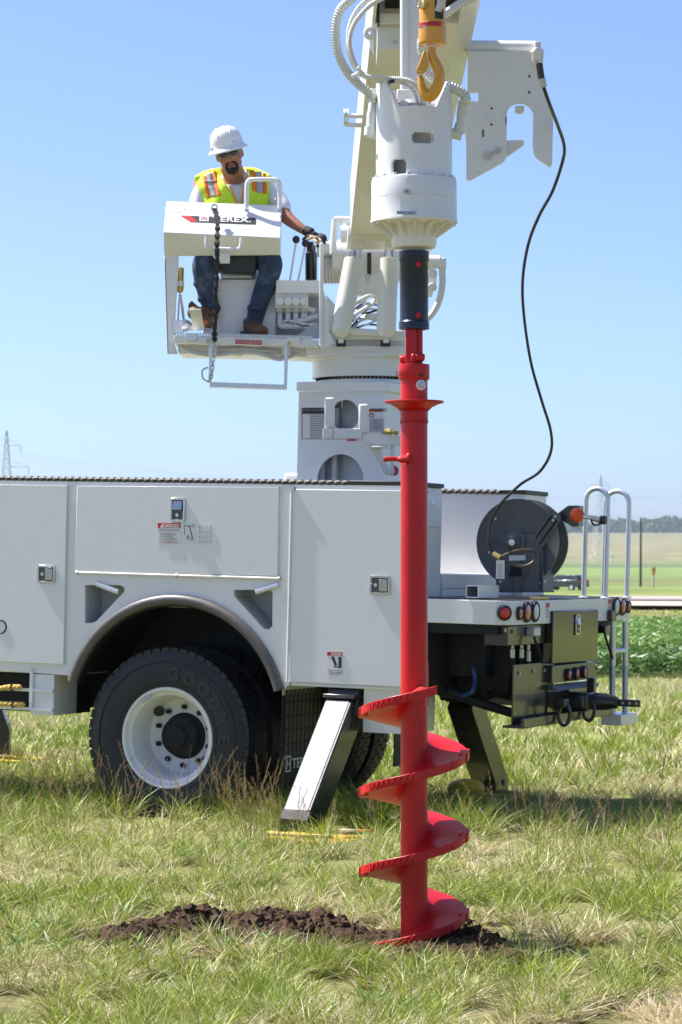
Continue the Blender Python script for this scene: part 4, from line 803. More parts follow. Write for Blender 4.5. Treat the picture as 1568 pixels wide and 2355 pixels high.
dm = shell().build('auger_motor', WH, tk, ang=60, sol=.012)
ca = av(0)
def zl(v): return av(v).z-ca.z
b = MB(); b.lathe(ca, Z3, [(.10,zl(410)),(.10,zl(345)),(.075,zl(340)),(.075,zl(260)),(.11,zl(258)),(.11,zl(246)),(.06,zl(245)),(.05,zl(232))], 32); b.build('motor_core', M['greywhite'], dm)
b = MB(); b.prism([P(x,y,AD-.0) for x,y in ((912,205),(985,205),(985,246),(912,246))], Y3*.05); b.build('hanger_pin_block', WH, dm, bev=.005)
b = MB(); b.lathe(P(*zh(820,1110),AD-.1), Vector((.2,-.5,.8)), [(.022,-.01),(.022,.01),(.014,.022),(.001,.024)], 6); b.build('drain_plug', WH, dm)
b = MB(); b.lathe(ca, Z3, [(.155,zl(411)),(.1745,zl(414)),(.1775,zl(418)),(.1775,zl(458)),(.1755,zl(458.6)),(.1755,zl(459.6)),(.1785,zl(460.2)),(.1785,zl(503)),(.1815,zl(508)),(.1815,zl(513)),(.17,zl(516)),(.10,zl(521))], 72); b.build('gear_case', WH, dm, ang=25)
b = MB(); b.lathe(ca, Z3, [(.158,zl(514)),(.11,zl(522)),(.094,zl(545)),(.094,zl(562)),(.088,zl(570)),(.055,zl(572))], 48); b.build('output_housing', M['cream'], dm)
for k in range(14):
    a = 2*math.pi*(k+.5)/14; d_ = Vector((math.cos(a),math.sin(a),0)); t_ = Vector((-d_.y,d_.x,0))*.005
    q = [ca+d_*.090+Z3*zl(517),ca+d_*.172+Z3*zl(517),ca+d_*.092+Z3*zl(549)]
    b = MB(); b.prism([p-t_ for p in q], t_*2); b.build('housing_rib', M['cream'], dm)
for k in range(14):
    a = 2*math.pi*k/14; d_ = Vector((math.cos(a),math.sin(a),0)); q = ca+d_*.166+Z3*zl(519.5); b = MB(); b.cyl(q, q+Z3*.012, .009, 6); b.build('flange_bolt', M['cream'], dm)
for k in range(18):
    a = 2*math.pi*k/18; d_ = Vector((math.cos(a),math.sin(a),0)); q = ca+d_*.165+Z3*zl(413); b = MB(); b.cyl(q, q+Z3*.010, .008, 6); b.build('case_bolt', WH, dm)
q = P(934,440,AD-.178); b = MB(); b.lathe(q, -Y3, [(.014,0),(.014,.008),(.007,.01),(.006,.002)], 14); b.build('fill_plug', M['greywhite'], dm)
b = MB(); b.prism([P(x,y,AD-.182) for x,y in ((912,484),(957,485),(957,493),(912,492))], Y3*.008); mp = b.build('maker_plate', M['galv'], dm)
text('lettering','MODEL   SERIAL', P(914,491,AD-.1835), X3, Z3, .006, M['pblack'], mp, .0004, .07)
b = MB(); b.cyl(av(570), av(580), .045, 12); b.build('output_shaft', M['greywhite'], dm)
# fittings at both sides
for pts, r_ in (([(862,205),(860,232),(856,262)],.021),([(856,258),(854,300)],.0225),([(852,292),(850,312)],.025),([(845,304),(872,312)],.022)):
    b = MB(); b.tube([P(x,y,AD+.02) for x,y in pts], r_, 12); b.build('motor_fitting', WH, dm)
for pts, r_ in (([(1068,232),(1064,262)],.026),([(1062,256),(1060,292)],.021),([(1060,285),(1056,305)],.026),([(1036,306),(1062,312)],.022)):
    b = MB(); b.tube([P(x,y,AD+.02) for x,y in pts], r_, 12); b.build('motor_fitting', M['cream'], dm)
def ribbed(name, pts, r_, pitch, mat, par, amp=.14, k=10):
    q = bez(pts, k); L_ = [0]; 
    for i in range(1, len(q)): L_.append(L_[-1]+(q[i]-q[i-1]).length)
    n_ = int(L_[-1]/(pitch/4)); out = []; rad = []
    for i in range(n_+1):
        s_ = L_[-1]*i/n_; j = max(1, next((m_ for m_, l in enumerate(L_) if l >= s_-1e-9), len(L_)-1)); t_ = (s_-L_[j-1])/max(1e-9, L_[j]-L_[j-1])
        out.append(q[j-1].lerp(q[j], t_)); rad.append(r_*(1+(amp if i % 4 == 0 else -amp*.6)))
    b = MB(); b.tube(out, rad, 12); return b.build(name, mat, par, ang=80)
hm = pm('hose_sleeve', (.66,.67,.65), .32, 0, coat=.3, vary=.06)
def hz(l, Y=AD-.02): return [P(*zh(x,y), (Y[i] if hasattr(Y,'__len__') else Y)) for i,(x,y) in enumerate(l)]
ribbed('ribbed_hose', hz([(330,-60),(250,10),(160,100),(120,220),(112,380),(145,580),(240,760),(370,900),(450,960),(490,1010),(490,1070)]), .0195, .011, hm, dm)
ribbed('ribbed_hose', hz([(560,-50),(430,10),(330,110),(260,260),(240,420),(265,590),(330,720),(400,790),(560,845),(760,855),(860,890),(940,970),(975,1100)], AD-.08), .0105, .008, hm, dm)
ribbed('ribbed_hose', hz([(640,-40),(480,50),(360,170),(285,290),(255,430),(280,580),(350,730),(450,800),(650,820),(850,835),(950,890),(1000,970),(1040,1110)], AD-.12), .0105, .008, hm, dm)
ribbed('ribbed_hose', hz([(1000,560),(985,480),(990,400)], AD), .011, .008, hm, dm)
ribbed('ribbed_hose', hz([(1060,760),(1200,870),(1300,900),(1400,950),(1470,1010),(1465,1080)], AD-.03), .0215, .012, hm, dm)
ribbed('ribbed_hose', hz([(1180,190),(1280,130),(1400,50),(1560,-30)], AD+.1), .019, .011, hm, dm)
b = MB(); b.tube(hz([(280,800),(330,780),(370,740)], AD-.13), .009, 8); b.tube(hz([(350,720),(365,690)],AD-.14),.008,8); b.build('hose_tie', WH, dm)
b = MB(); b.tube(hz([(690,840),(700,870)], AD-.13), .013, 8); b.build('cable_tie', M['pblack'], dm)
# socket below the motor, with bolts
c_ = av(668)
b = MB(); b.lathe(ca, Z3, [(.055,zl(577)),(.0625,zl(578)),(.0625,zl(600)),(.0595,zl(603)),(.0595,zl(738)),(.0635,zl(741)),(.0635,zl(757)),(.045,zl(759))], 40); sk = b.build('kelly_socket', M['navy'], dm)
for v_ in (607,724):
    b = MB(); b.prism([P(x,y,AD-.062) for x,y in rrect(964,v_,17,15,3)], Y3*.02); b.build('socket_window', M['pblack'], sk)
    b = MB(); b.lathe(P(962,v_+1,AD-.06), -Y3, [(.013,0),(.013,.008),(.007,.009),(.007,.012)], 6); b.build('socket_bolt', M['red'], sk)
# ================================================================ black strap and chain hanging in front of the console
sp = [PP(z3,545,-20,16.70),PP(z3,560,60,16.70),PP(z3,560,160,16.74),PP(z3,562,300,16.74),PP(z3,556,450,16.74),PP(z3,545,600,16.74),PP(z3,543,750,16.74),PP(z3,540,900,16.74),PP(z3,540,975,16.74)]
sp = [PP(z2,540,800,16.93),PP(z2,560,880,16.86),PP(z2,565,960,16.8)]+sp[2:]
q = bez(sp, 12); b = MB(); vs = []; fs = []
for i, p in enumerate(q):
    a = i*.52 if i > 20 else .3; w_ = .0165*(1+.2*math.sin(i*1.3)); d_ = Vector((math.cos(a)*.7+.3*(1 if math.cos(a) > 0 else -1), math.sin(a)*.6, 0))*w_; e_ = Vector((-d_.y, d_.x, 0)).normalized()*.006
    vs += [p-d_-e_, p+d_-e_, p+d_+e_, p-d_+e_]
for i in range(len(q)-1):
    for k in range(4): fs.append((i*4+k, i*4+(k+1) % 4, (i+1)*4+(k+1) % 4, (i+1)*4+k))
b.add(vs, fs+[(0,1,2,3)]); strap = b.build('safety_strap', M['strap'], None, ang=50)
tag(strap, 'twisted black strap and chain hanging down the front of the operator console', 'strap')
b = MB(); b.tube([q[0]-Y3*.01+Vector((math.cos(a)*.018,0,math.sin(a)*.022)) for a in np.linspace(0,6.28,14,endpoint=False)], .005, 6, closed=True); b.build('strap_buckle', M['chrome'], strap)
cp = bez([PP(z3,540,985,16.74),PP(z3,530,1100,16.74),PP(z3,522,1200,16.74),PP(z3,510,1270,16.76),PP(z3,485,1310,16.78)], 4)
LN = []
tot = [0]
for i in range(1,len(cp)): tot.append(tot[-1]+(cp[i]-cp[i-1]).length)
nl = int(tot[-1]/.028)
for k in range(nl):
    s_ = tot[-1]*(k+.5)/nl; j = max(1, next(m_ for m_, l in enumerate(tot) if l >= s_)); c = cp[j-1].lerp(cp[j], (s_-tot[j-1])/(tot[j]-tot[j-1])); d_ = (cp[j]-cp[j-1]).normalized()
    e_ = (X3*.8-Y3*.5 if k % 2 else X3*.35+Y3*.9); e_ = (e_-d_*e_.dot(d_)).normalized(); b = MB()
    b.tube([c+d_*math.cos(a)*.021+e_*math.sin(a)*.011 for a in np.linspace(0,2*math.pi,12,endpoint=False)], .0042, 5, closed=True); b.build('chain_link', M['galv'], strap)
b = MB(); b.tube(bez([cp[-1],cp[-1]+Vector((-.03,0,.02)),cp[-1]+Vector((-.035,0,.07)),cp[-1]+Vector((0,0,.09))]), .006, 6); b.build('snap_hook', M['galv'], strap)
# ================================================================ red auger
auger = thing('auger', P(AX,2175,AD), 'long red auger with spiral flighting hanging from the drive motor, tip in the dug soil', 'auger')
RD = M['red']
b = MB(); b.wb(av(797)+Vector((-.012,0,0)), .048,.075,zl(757)-zl(840)); b.wb(av(797)+Vector((.024,.0,0)), .022,.06,zl(757)-zl(840)); b.build('kelly_bar', RD, auger, bev=.004)
b = MB(); b.wb(P(*z7(478,1135),AD-.03), .02,.05,.035); b.wb(P(*z7(540,1130),AD-.03), .042,.05,.03); b.build('retaining_lug', RD, auger, bev=.008)
b = MB(); b.lathe(P(*z7(375,1148),AD), X3, [(.001,-.012),(.014,-.01),(.018,0),(.018,.012)], 14); b.build('lug_pin', RD, auger)
b = MB(); b.lathe(ca, Z3, [(.05,zl(837)),(.0635,zl(838)),(.0645,zl(840)),(.0645,zl(871)),(.062,zl(873)),(.0565,zl(874)),(.0565,zl(921)),(.0565,zl(960))], 48); col = b.build('collar', RD, auger)
text('lettering','2-5/8', P(*z7(312,1305),AD-.068), Vector((1,0,0)), Z3, .02, RD, col, .006, .036, .02)
b = MB(); b.cyl(P(*z7(552,1296),AD-.058), P(*z7(552,1296),AD-.0655), .0088, 16); b.build('pin_hole', M['pblack'], col)
q = P(*z7(548,1390),AD-.052); nn = Vector((.35,-.94,0)).normalized()
b = MB(); b.lathe(q, nn, [(.0215,0),(.0215,.006),(.012,.0065)], 28); ws = b.build('washer', M['pwhite'], col)
b = MB(); b.lathe(q+nn*.006, nn, [(.012,0),(.012,.012),(.009,.014)], 6); b.build('collar_bolt', M['galv'], col)
b = MB(); b.lathe(ca, Z3, [(.0575,zl(921)),(.10,zl(921.5)),(.1225,zl(922.5)),(.1235,zl(924)),(.121,zl(926)),(.10,zl(929)),(.075,zl(936)),(.0585,zl(945))], 64, cap=False); b.build('hat_flange', RD, auger, sol=.002)
b = MB(); rng2 = random.Random(4); prof = []
for k in range(26): prof.append((.0572+.0016*rng2.random()*(1 if 3<k<22 else .3), zl(942+k*1.2)))
b.lathe(ca, Z3, prof, 60, cap=False); b.build('weld_collar', RD, auger, ang=80)
for k in range(4): b = MB(); b.tube([ca+Vector((.0585*math.cos(a),.0585*math.sin(a),zl(967+k*1.8+1.2*math.sin(a*2+k)))) for a in np.linspace(0,6.28,40,endpoint=False)], .0016, 5, closed=True); b.build('weld_bead', RD, auger)
b = MB(); b.lathe(ca, Z3, [(.0562,zl(965)),(.0562,zl(1500)),(.0562,zl(2182))], 56); b.build('tube', RD, auger)
b = MB(); b.tube(bez([P(*z7(440,2045),AD-.05),P(*z7(420,2085),AD-.06),P(*z7(350,2090),AD-.05),P(*z7(325,2085),AD-.04)]), [.012,.012,.012,.013,.014,.014,.013,.013,.014,.014,.015,.016,.016,.016,.015,.015,.013,.012,.011,.010,.010,.009,.009,.009,.009][:25], 10); b.tube([P(*z7(330,2088),AD-.045),P(*z7(260,2086),AD-.045),P(*z7(205,2092),AD-.045),P(*z7(195,2092),AD-.045)],[.010,.0105,.010,.006],12); b.build('lifting_eye', RD, auger)
rod('guide_rod', P(983.5,1522,AD+.03), P(983.5,1622,AD+.03), .004, RD, auger)
for vv in (1050+18,): b = MB(); b.tube([ca+Vector((.0565*math.cos(a),.0565*math.sin(a),zl(vv))) for a in np.linspace(0,6.28,40,endpoint=False)], .0012, 4, closed=True); b.build('seam', RD, auger)
# flighting: one continuous helical plate; thick outer edge strips and hard-facing blocks
RF = .222; pitch = .331; t_a = math.pi+.61; turns = 3.217
zA = P(852,2192,AD-.18).z+.015
def hel(t, r, dz=0): s_ = (t-t_a)/(2*math.pi); return Vector((ca.x+r*math.cos(t), ca.y+r*math.sin(t), zA+s_*pitch+dz))
NT = 200; ts = np.linspace(t_a, t_a+turns*2*math.pi, NT); vs = []; fs = []; rs = [.054,.064,.08,.12,.17,RF]
def rdz(r): return .014*max(0,(1-(r-.054)/.03))      # weld fillet at the tube
for sd_ in (1,-1):
    for t in ts:
        for r in rs: vs.append(hel(t, r, sd_*(.005+rdz(r))))
m_ = len(rs)
for s_ in range(2):
    o_ = s_*NT*m_
    for i in range(NT-1):
        for k in range(m_-1): fs.append((o_+i*m_+k, o_+i*m_+k+1, o_+(i+1)*m_+k+1, o_+(i+1)*m_+k))
for i in range(NT-1): fs.append((i*m_+m_-1, NT*m_+i*m_+m_-1, NT*m_+(i+1)*m_+m_-1, (i+1)*m_+m_-1))
for i in (0, NT-1):
    for k in range(m_-1): fs.append((i*m_+k, i*m_+k+1, NT*m_+i*m_+k+1, NT*m_+i*m_+k))
b = MB(); b.add(vs, fs); b.build('flight', RD, auger, ang=40)
rr2 = random.Random(9)
def edge(name, ta, tb, ri, ro, h0, h1, n_=10, wob=0):
    b = MB(); V_ = []
    for i in range(n_+1):
        t = ta+(tb-ta)*i/n_; w_ = wob*(rr2.random()-.5)
        V_ += [hel(t,ri,h0), hel(t,ro+w_,h0+w_), hel(t,ro+w_,h1+w_), hel(t,ri,h1)]
    F_ = [(0,1,2,3),(4*n_,4*n_+1,4*n_+2,4*n_+3)]
    for i in range(n_):
        for k in range(4): F_.append((4*i+k,4*i+(k+1)%4,4*i+4+(k+1)%4,4*i+4+k))
    b.add(V_,F_); return b.build(name, RD, auger, bev=.002)
for n_ in range(3):
    base = t_a+2*math.pi*n_
    L_ = math.pi-t_a+2*math.pi*0
    for a0_, a1_ in ((math.pi+.12,math.pi+.62),(math.pi+.64,math.pi+1.5),(math.pi+1.52,math.pi+2.3),(math.pi+2.34,math.pi+2.95)):
        a0_ += 2*math.pi*n_; a1_ += 2*math.pi*n_
        if a0_ < t_a-.05: a0_ = max(a0_, t_a)
        if a1_ > a0_+.1: edge('edge_strip', a0_, a1_, RF-.008, RF+.003, -.018, .018, 12, .002)
    for a_ in (math.pi-.18, math.pi-.02, 2*math.pi-.32):
        a_ += 2*math.pi*(n_+ (1 if a_ < math.pi+.2 else 0))
        if a_ < ts[-1]: edge('cutter_block', a_, a_+(.14 if a_%6.28 < 4 else .3), RF-.03, RF+.009, -.018, .018, 4)
edge('edge_strip', t_a+2*math.pi*3-.5, t_a+2*math.pi*3+.0, RF-.008, RF+.003, -.018, .018, 10, .002)
edge('edge_strip', t_a+2*math.pi*3+.02, ts[-1], RF-.008, RF+.004, -.018, .018, 14, .002)
edge('cutter_block', t_a, t_a+.3, RF-.04, RF+.004, -.016, .014, 6)
for n_ in range(4):       # zigzag weld beads on the front edge
    a0_ = math.pi+.68+2*math.pi*n_; zz = [hel(a0_+.055*k, RF+.0045, .014 if k%2 else -.014) for k in range(16)]
    b = MB(); b.tube(zz, .0024, 5); b.build('weld_bead', RD, auger)
b = MB(); b.lathe(ca, Z3, [(.05,zl(2182)),(.045,zl(2200)),(.02,zl(2215)),(.001,zl(2225))], 20); b.build('pilot_point', RD, auger)
# ================================================================ yellow hook block on the winch line
HD = 10.75
hook = thing('hook_block', P(*zh(1120,400),HD), 'yellow swivel hook block hanging in front of the drive motor', 'hook')
def hp_(x, y, o=0): return P(*zh(x,y), HD+o)
hc = hp_(1122,300)
b = MB(); b.lathe(hc, Z3, [(.0001,-.066)]+[(.052,-.066),(.0555,-.062),(.0565,-.055),(.0565,.018),(.0545,.02),(.053,.021),(.053,.14)], 40, cap=False); blk = b.build('swivel_body', M['yellow'], hook)
b = MB(); b.pb(*zh(1150,-20), *zh(1235,190), HD-.056, .02); b.build('rope_slot', M['pblack'], hook)
b = MB(); b.tube(bez([hp_(1230,-80,-.04),hp_(1205,40,-.045),hp_(1180,130,-.045)]), [.02]*8+[.018]*8+[.008], 12); tag(b.build('winch_line', M['coil'], None), 'pale winch rope end spliced into the yellow hook block', 'rope')
b = MB(); b.lathe(hc+Vector((0,0,.0)), Z3, [(.0572,-.0),(.0572,.019)], 24, cap=False, a0=math.pi+.2, a1=2*math.pi-.95); lb_ = b.build('decal', M['pred'], hook)
text('lettering','WARNING', hp_(984,278,-.058)+Y3*.0, X3, Z3, .0065, M['pwhite'], lb_, .0004, .030, .02); b = MB(); b.pb(*zh(986,287), *zh(1062,299), HD-.0545, .001); b.build('decal_line', M['pwhite'], lb_)
b = MB(); b.lathe(hp_(1030,50,-.045), Vector((-.6,-.6,.1)), [(.02,-.01),(.02,.014),(.012,.016)], 6); b.build('swivel_nut', M['brass'], hook)
b = MB(); b.tube([hp_(975+28*math.cos(a),30+46*math.sin(a),-.05) for a in np.linspace(0,6.28,16,endpoint=False)], .004, 6, closed=True); b.build('split_ring', M['steel'], hook)
pth = [(1118,500),(1118,560),(1135,620),(1170,690),(1195,780),(1180,880),(1140,960),(1090,1000),(1050,985),(1018,920),(1005,850),(990,790)]
rad = [.026,.027,.030,.033,.036,.037,.040,.043,.036,.028,.023,.014]
hk = bez([hp_(x,y,-.0) for x,y in pth], 6); rdd = []
for i in range(len(pth)-1): rdd += [rad[i]+(rad[i+1]-rad[i])*j/6 for j in range(6)]
rdd.append(rad[-1]); rdd = [r*.62 for r in rdd]
b = MB(); b.tube(hk, [r*1.0 for r in rdd], 16); b.build('hook', M['yellow'], hook, ang=80)
b = MB(); b.prism([hp_(x,y,-.02) for x,y in ((1030,528),(1055,540),(1085,650),(1065,740),(1030,765),(1005,740),(975,765),(948,748),(1000,610))], Y3*.035); b.build('safety_latch', M['yellow'], hook, bev=.004)
b = MB(); b.tube([hp_(975,757,-.02),hp_(1035,745,-.02)], .006, 8); b.build('latch_spring', M['brass'], hook)
for ch, x, y in (('7',1148,775),('5',1145,810)): text('lettering',ch,hp_(x,y,-.026),X3,Z3,.008,M['yellow'],hook,.002)
# ================================================================ dark cable from the pole guide down to the hose reel
def cc(l): return [P(x,y,Y) for x,y,Y in l]
cab = cc([(1240,148,12.43),(1247,190,12.4),(1262,235,12.5),(1283,290,12.9),(1297,335,13.2),(1293,372,13.4),(1270,440,13.7),(1240,495,14.0),(1215,560,14.3),(1202,640,14.6),(1204,720,14.8),(1220,830,15.1),(1245,920,15.3),(1266,990,15.4),(1266,1040,15.5),(1240,1085,15.6),(1195,1115,15.8),(1150,1160,15.9),(1128,1205,16.0),(1124,1245,16.0),(1138,1276,16.0)])
cq_ = bez(cab, 10)
b = MB(); b.tube(cq_, [.0085 if 2 < i else .0085 for i in range(len(cq_))], 8); cb_ = b.build('winch_cable', M['cable'], None); tag(cb_, 'thin dark wire cable looping from the white guide plate down to the hose reel', 'cable')
b = MB(); b.tube(cq_[:13], [.016]*9+[.013,.011,.010,.009], 8); b.build('cable_splice', M['wire'], cb_)
b = MB(); b.tube([P(1246,180,12.39),P(1250,200,12.4)], .016, 10); b.build('crimp_sleeve', M['greywhite'], cb_)
b = MB(); b.tube(cc([(1134,1273,15.99),(1150,1283,15.97)]), .019, 10); b.build('crimp_sleeve', M['brass'], cb_)
lp = bez(cc([(1150,1281,15.97),(1180,1268,15.95),(1215,1264,15.95),(1231,1272,15.95),(1228,1290,15.95),(1205,1302,15.95),(1175,1298,15.96),(1150,1284,15.97)]), 6)
b = MB(); b.tube(lp, .009, 8); b.build('cable_eye', M['wire'], cb_)
b = MB(); b.prism([P(x,y,15.95) for x,y in ((1141,1288),(1160,1288),(1160,1331),(1140,1330))], Y3*.003); tg_ = b.build('cable_tag', M['pwhite'], cb_)
for i in range(9): b = MB(); b.pb(1144,1296+i*3.6,1157-(i*5)%4,1297.2+i*3.6,15.948,.001); b.build('tag_line', M['pgrey'], tg_)
# ================================================================ the operator
man = thing('person', P(540,640,17.2), 'man in hard hat, sunglasses and lime vest seated at the crane controls, hand on lever', 'person')
PD = 17.38
def q_(x, y, o=0): return P(x, y, PD+o)
def limb(b, pts, n=16):      # pts: (x, y, depth offset, radius px)
    c = [q_(x,y,o) for x,y,o,r in pts]; r = [a[3]*17.1/FPX for a in pts]; k = 5; cc_ = bez(c, k); rr_ = []
    for i in range(len(r)-1): rr_ += [r[i]+(r[i+1]-r[i])*j/k for j in range(k)]
    rr_.append(r[-1]); b.tube(cc_, rr_, n)
    b.ball(c[0], r[0]*.98, n=n); b.ball(c[-1], r[-1]*.98, n=n)
pxm = 17.1/FPX
hax = (Vector((.97,-.05,.235)).normalized(), Vector((.05,.95,.20)).normalized(), None); hz_ = hax[0].cross(hax[1]).normalized(); hax = (hax[0], hz_.cross(hax[0]).normalized(), hz_)
bd_ = MB(); HC = q_(527,353,-.12)
bd_.ball(HC+Z3*.01, .080,.098,.105, 24, hax); bd_.ball(HC-hax[2]*.062-hax[1]*.014, .069,.076,.062, 20, hax); bd_.ball(HC-hax[2]*.105-hax[1]*.035, .045,.045,.032, 16, hax)
bd_.ball(HC-hax[2]*.028-hax[1]*.095, .016,.022,.020, 12, hax); bd_.tube([HC+hax[2]*.01-hax[1]*.088, HC-hax[2]*.024-hax[1]*.105], [.009,.013], 8)
for s_ in (1,-1): bd_.ball(HC+hax[0]*.083*s_-hax[2]*.012+hax[1]*.012, .010,.020,.032, 12, hax); bd_.ball(HC+hax[0]*.045*s_-hax[2]*.035-hax[1]*.062,.028,.022,.022,12,hax)
limb(bd_, [(533,388,-.04,25),(538,402,-.0,27),(540,418,.02,32)])
limb(bd_, [(540,432,.03,40),(540,470,.03,47),(540,530,.03,50),(540,590,.05,48)])
limb(bd_, [(480,428,.02,20),(465,450,.0,20),(452,500,-.05,15),(480,545,-.25,12)]); limb(bd_, [(605,428,.02,20),(630,455,.0,20),(655,495,-.08,17),(685,520,-.15,12.5),(706,533,-.18,9.5)])
limb(bd_, [(515,590,.05,28),(485,595,-.25,26),(470,612,-.38,21),(478,660,-.36,17),(487,705,-.34,12)]); limb(bd_, [(565,590,.05,28),(600,592,-.25,26),(622,608,-.38,21),(602,670,-.34,17),(583,748,-.34,12)])
body_ = bd_.build('body', M['skin'], man, rem=.0085, sm=3)
lipb = MB(); lipb.ball(HC-hax[2]*.074-hax[1]*.086, .024,.010,.006, 12, hax); lipb.build('mouth', pm('lip',(.26,.09,.07),.5), man)
for s_ in (1,-1): e = MB(); e.ball(HC+hax[0]*.031*s_+hax[2]*.012-hax[1]*.080, .012,n=12); e.build('eye', M['pwhite'], man)
# goatee: moustache, sides and chin
gt = MB()
ring = [(.0,-.052),(.022,-.056),(.034,-.070),(.036,-.092),(.028,-.112),(.0,-.122),(-.028,-.112),(-.036,-.092),(-.034,-.070),(-.022,-.056)]
def fsurf(x, z): return HC+hax[0]*x+hax[2]*z-hax[1]*(.088-abs(x)*.28+.004*(z < -.1))
gt.tube([fsurf(x,z) for x,z in ring], [.0075,.009,.0095,.011,.013,.016,.013,.011,.0095,.009], 8, closed=True)
gt.ball(fsurf(0,-.108)+hax[1]*.004, .030,.014,.020, 14, hax); gt.build('goatee', M['hair'], man, rem=.004, sm=2)
hr = MB(); hr.ball(HC+hax[2]*.022+hax[1]*.012, .084,.095,.095, 20, hax); hr.build('hair', M['hair'], man)
gl = MB()
for s_ in (1,-1):
    gl.ball(HC+hax[0]*.034*s_+hax[2]*.000-hax[1]*.096, .032,.012,.020, 16, hax)
sg = gl.build('sunglasses', M['glass'], man)
f_ = MB()
for s_ in (1,-1):
    f_.tube([HC+hax[0]*s_*.064+hax[2]*.01-hax[1]*.085, HC+hax[0]*s_*.085+hax[2]*.01-hax[1]*.03, HC+hax[0]*s_*.088+hax[2]*.01+hax[1]*.02], .0035, 6)
    f_.tube([HC+hax[0]*s_*x+hax[2]*z-hax[1]*(.104-abs(x-.03)*.2) for x,z in ((.062,.012),(.062,-.004),(.048,-.019),(.022,-.019),(.007,-.006))], .0017, 5)
f_.build('glasses_frame', pm('frame_lime',(.35,.5,.05),.4), sg)
# hard hat
hc_ = HC+hax[2]*.048+hax[1]*.004; ht = MB()
ht.lathe(hc_, hax[2], [(.136,-.030),(.132,-.022),(.108,-.004),(.104,.004),(.103,.03),(.099,.06),(.087,.09),(.066,.112),(.036,.125),(.001,.130)], 48, cap=False)
hat = ht.build('hard_hat', M['hat'], man, sol=.004, ang=60)
rdg = MB()
for x in (0,.045,-.045): rdg.tube([hc_+hax[0]*x*math.cos(a*.6)+hax[2]*(math.cos(a)*.128-abs(x)*.18)-hax[1]*math.sin(a)*.108 for a in np.linspace(-1.1,1.0,14)], [.004]+[.009]*12+[.004], 8)
rdg.build('crown_ridge', M['hat'], hat, ang=80)
b = MB(); b.wb(hc_-hax[0]*.100-hax[1]*.03+hax[2]*.012, .02,.05,.018, hax); b.build('hat_clip', M['hat'], hat, bev=.004)
b = MB(); b.wb(hc_+hax[0]*.055-hax[1]*.09+hax[2]*.022, .035,.004,.006, (Vector((.87,.45,.1)).normalized(), hax[1], hax[2])); b.build('hat_mark', pm('mark_blue',(.35,.5,.7),.5), hat)
# t-shirt and vest
sh = MB()
limb(sh, [(538,409,.01,29),(540,414,.02,40),(540,428,.03,47),(540,440,.03,52),(540,480,.02,56),(540,540,.03,57),(540,585,.05,54)], 24)
for s_, pts in ((0,[(500,425,.03,24),(476,432,.02,26),(458,462,.0,23),(450,492,-.04,20)]),(1,[(585,424,.03,24),(610,432,.02,26),(634,456,.0,24),(650,480,-.05,21)])): limb(sh, pts)
pass
shirt = sh.build('t_shirt', M['shirt'], man, rem=.008, sm=3)
# vest: front panels draped over chest and shoulders
def chest(x, y):      # surface of the chest at a picture position
    dx = (x-540)/105.0; return -.16+.20*dx*dx+.05*max(0,(430-y)/40.0)-.012*math.sin(x*.12+y*.05)
def drape(name, grid, mat, par, off=0, th=.006):
    vs = [q_(x,y,chest(x,y)-off) for row in grid for x,y in row]; m = len(grid[0]); fs = [(i*m+k,i*m+k+1,(i+1)*m+k+1,(i+1)*m+k) for i in range(len(grid)-1) for k in range(m-1)]
    b = MB(); b.add(vs, fs); return b.build(name, mat, par, ang=180, sol=th)
def pgrid(Lf, Rf, n=12, m=8): 
    def at(l, t): s_ = t*(len(l)-1); i = min(int(s_), len(l)-2); f = s_-i; return (l[i][0]*(1-f)+l[i+1][0]*f, l[i][1]*(1-f)+l[i+1][1]*f)
    return [[(at(Lf,i/n)[0]*(1-j/m)+at(Rf,i/n)[0]*j/m, at(Lf,i/n)[1]*(1-j/m)+at(Rf,i/n)[1]*j/m) for j in range(m+1)] for i in range(n+1)]
vl = pgrid([(449,412),(456,430),(468,452),(476,480),(478,585)], [(497,391),(510,410),(530,438),(545,466),(548,585)])
vr = pgrid([(573,389),(572,410),(568,430),(562,460),(555,585)], [(620,412),(618,430),(618,450),(618,480),(615,585)])
v1 = drape('safety_vest', vl, M['lime'], man, .0, .012); drape('vest_panel', vr, M['lime'], v1)
sb = MB(); sb.tube(bez([q_(455,412,-.02),q_(475,402,.06),q_(500,396,.09),q_(575,394,.09),q_(600,402,.06),q_(618,412,-.01)]), [.036]*41, 12, flat=.8); sb.ball(q_(540,480,.10),.17,.06,.20); sb.build('vest_back', M['lime'], v1, rem=.01)
def ln(p, wpx, mat, off=.012, nm='vest_stripe'):
    q = []
    for i in range(len(p)-1):
        for j in range(8): q.append((p[i][0]+(p[i+1][0]-p[i][0])*j/8, p[i][1]+(p[i+1][1]-p[i][1])*j/8))
    q.append(p[-1]); g_ = [[(x-wpx/2,y),(x,y),(x+wpx/2,y)] for x,y in q]; return drape(nm, g_, mat, v1, off, .003)
z6 = zc(750,440,.2232)
def zz(*l): return [z6(x,y) for x,y in l]
ln(zz((300,1170),(330,1350),(385,1570)), 7.5, M['vor']); ln(zz((480,1080),(510,1350),(560,1540)), 7.5, M['vor']); ln(zz((385,1120),(420,1330),(460,1550)), 14, M['vgrey'])
ln(zz((1170,1080),(1195,1250),(1205,1460)), 7.5, M['vor']); ln(zz((1375,1130),(1390,1300),(1395,1500)), 7.5, M['vor']); ln(zz((1275,1100),(1290,1300),(1300,1480)), 14, M['vgrey'])
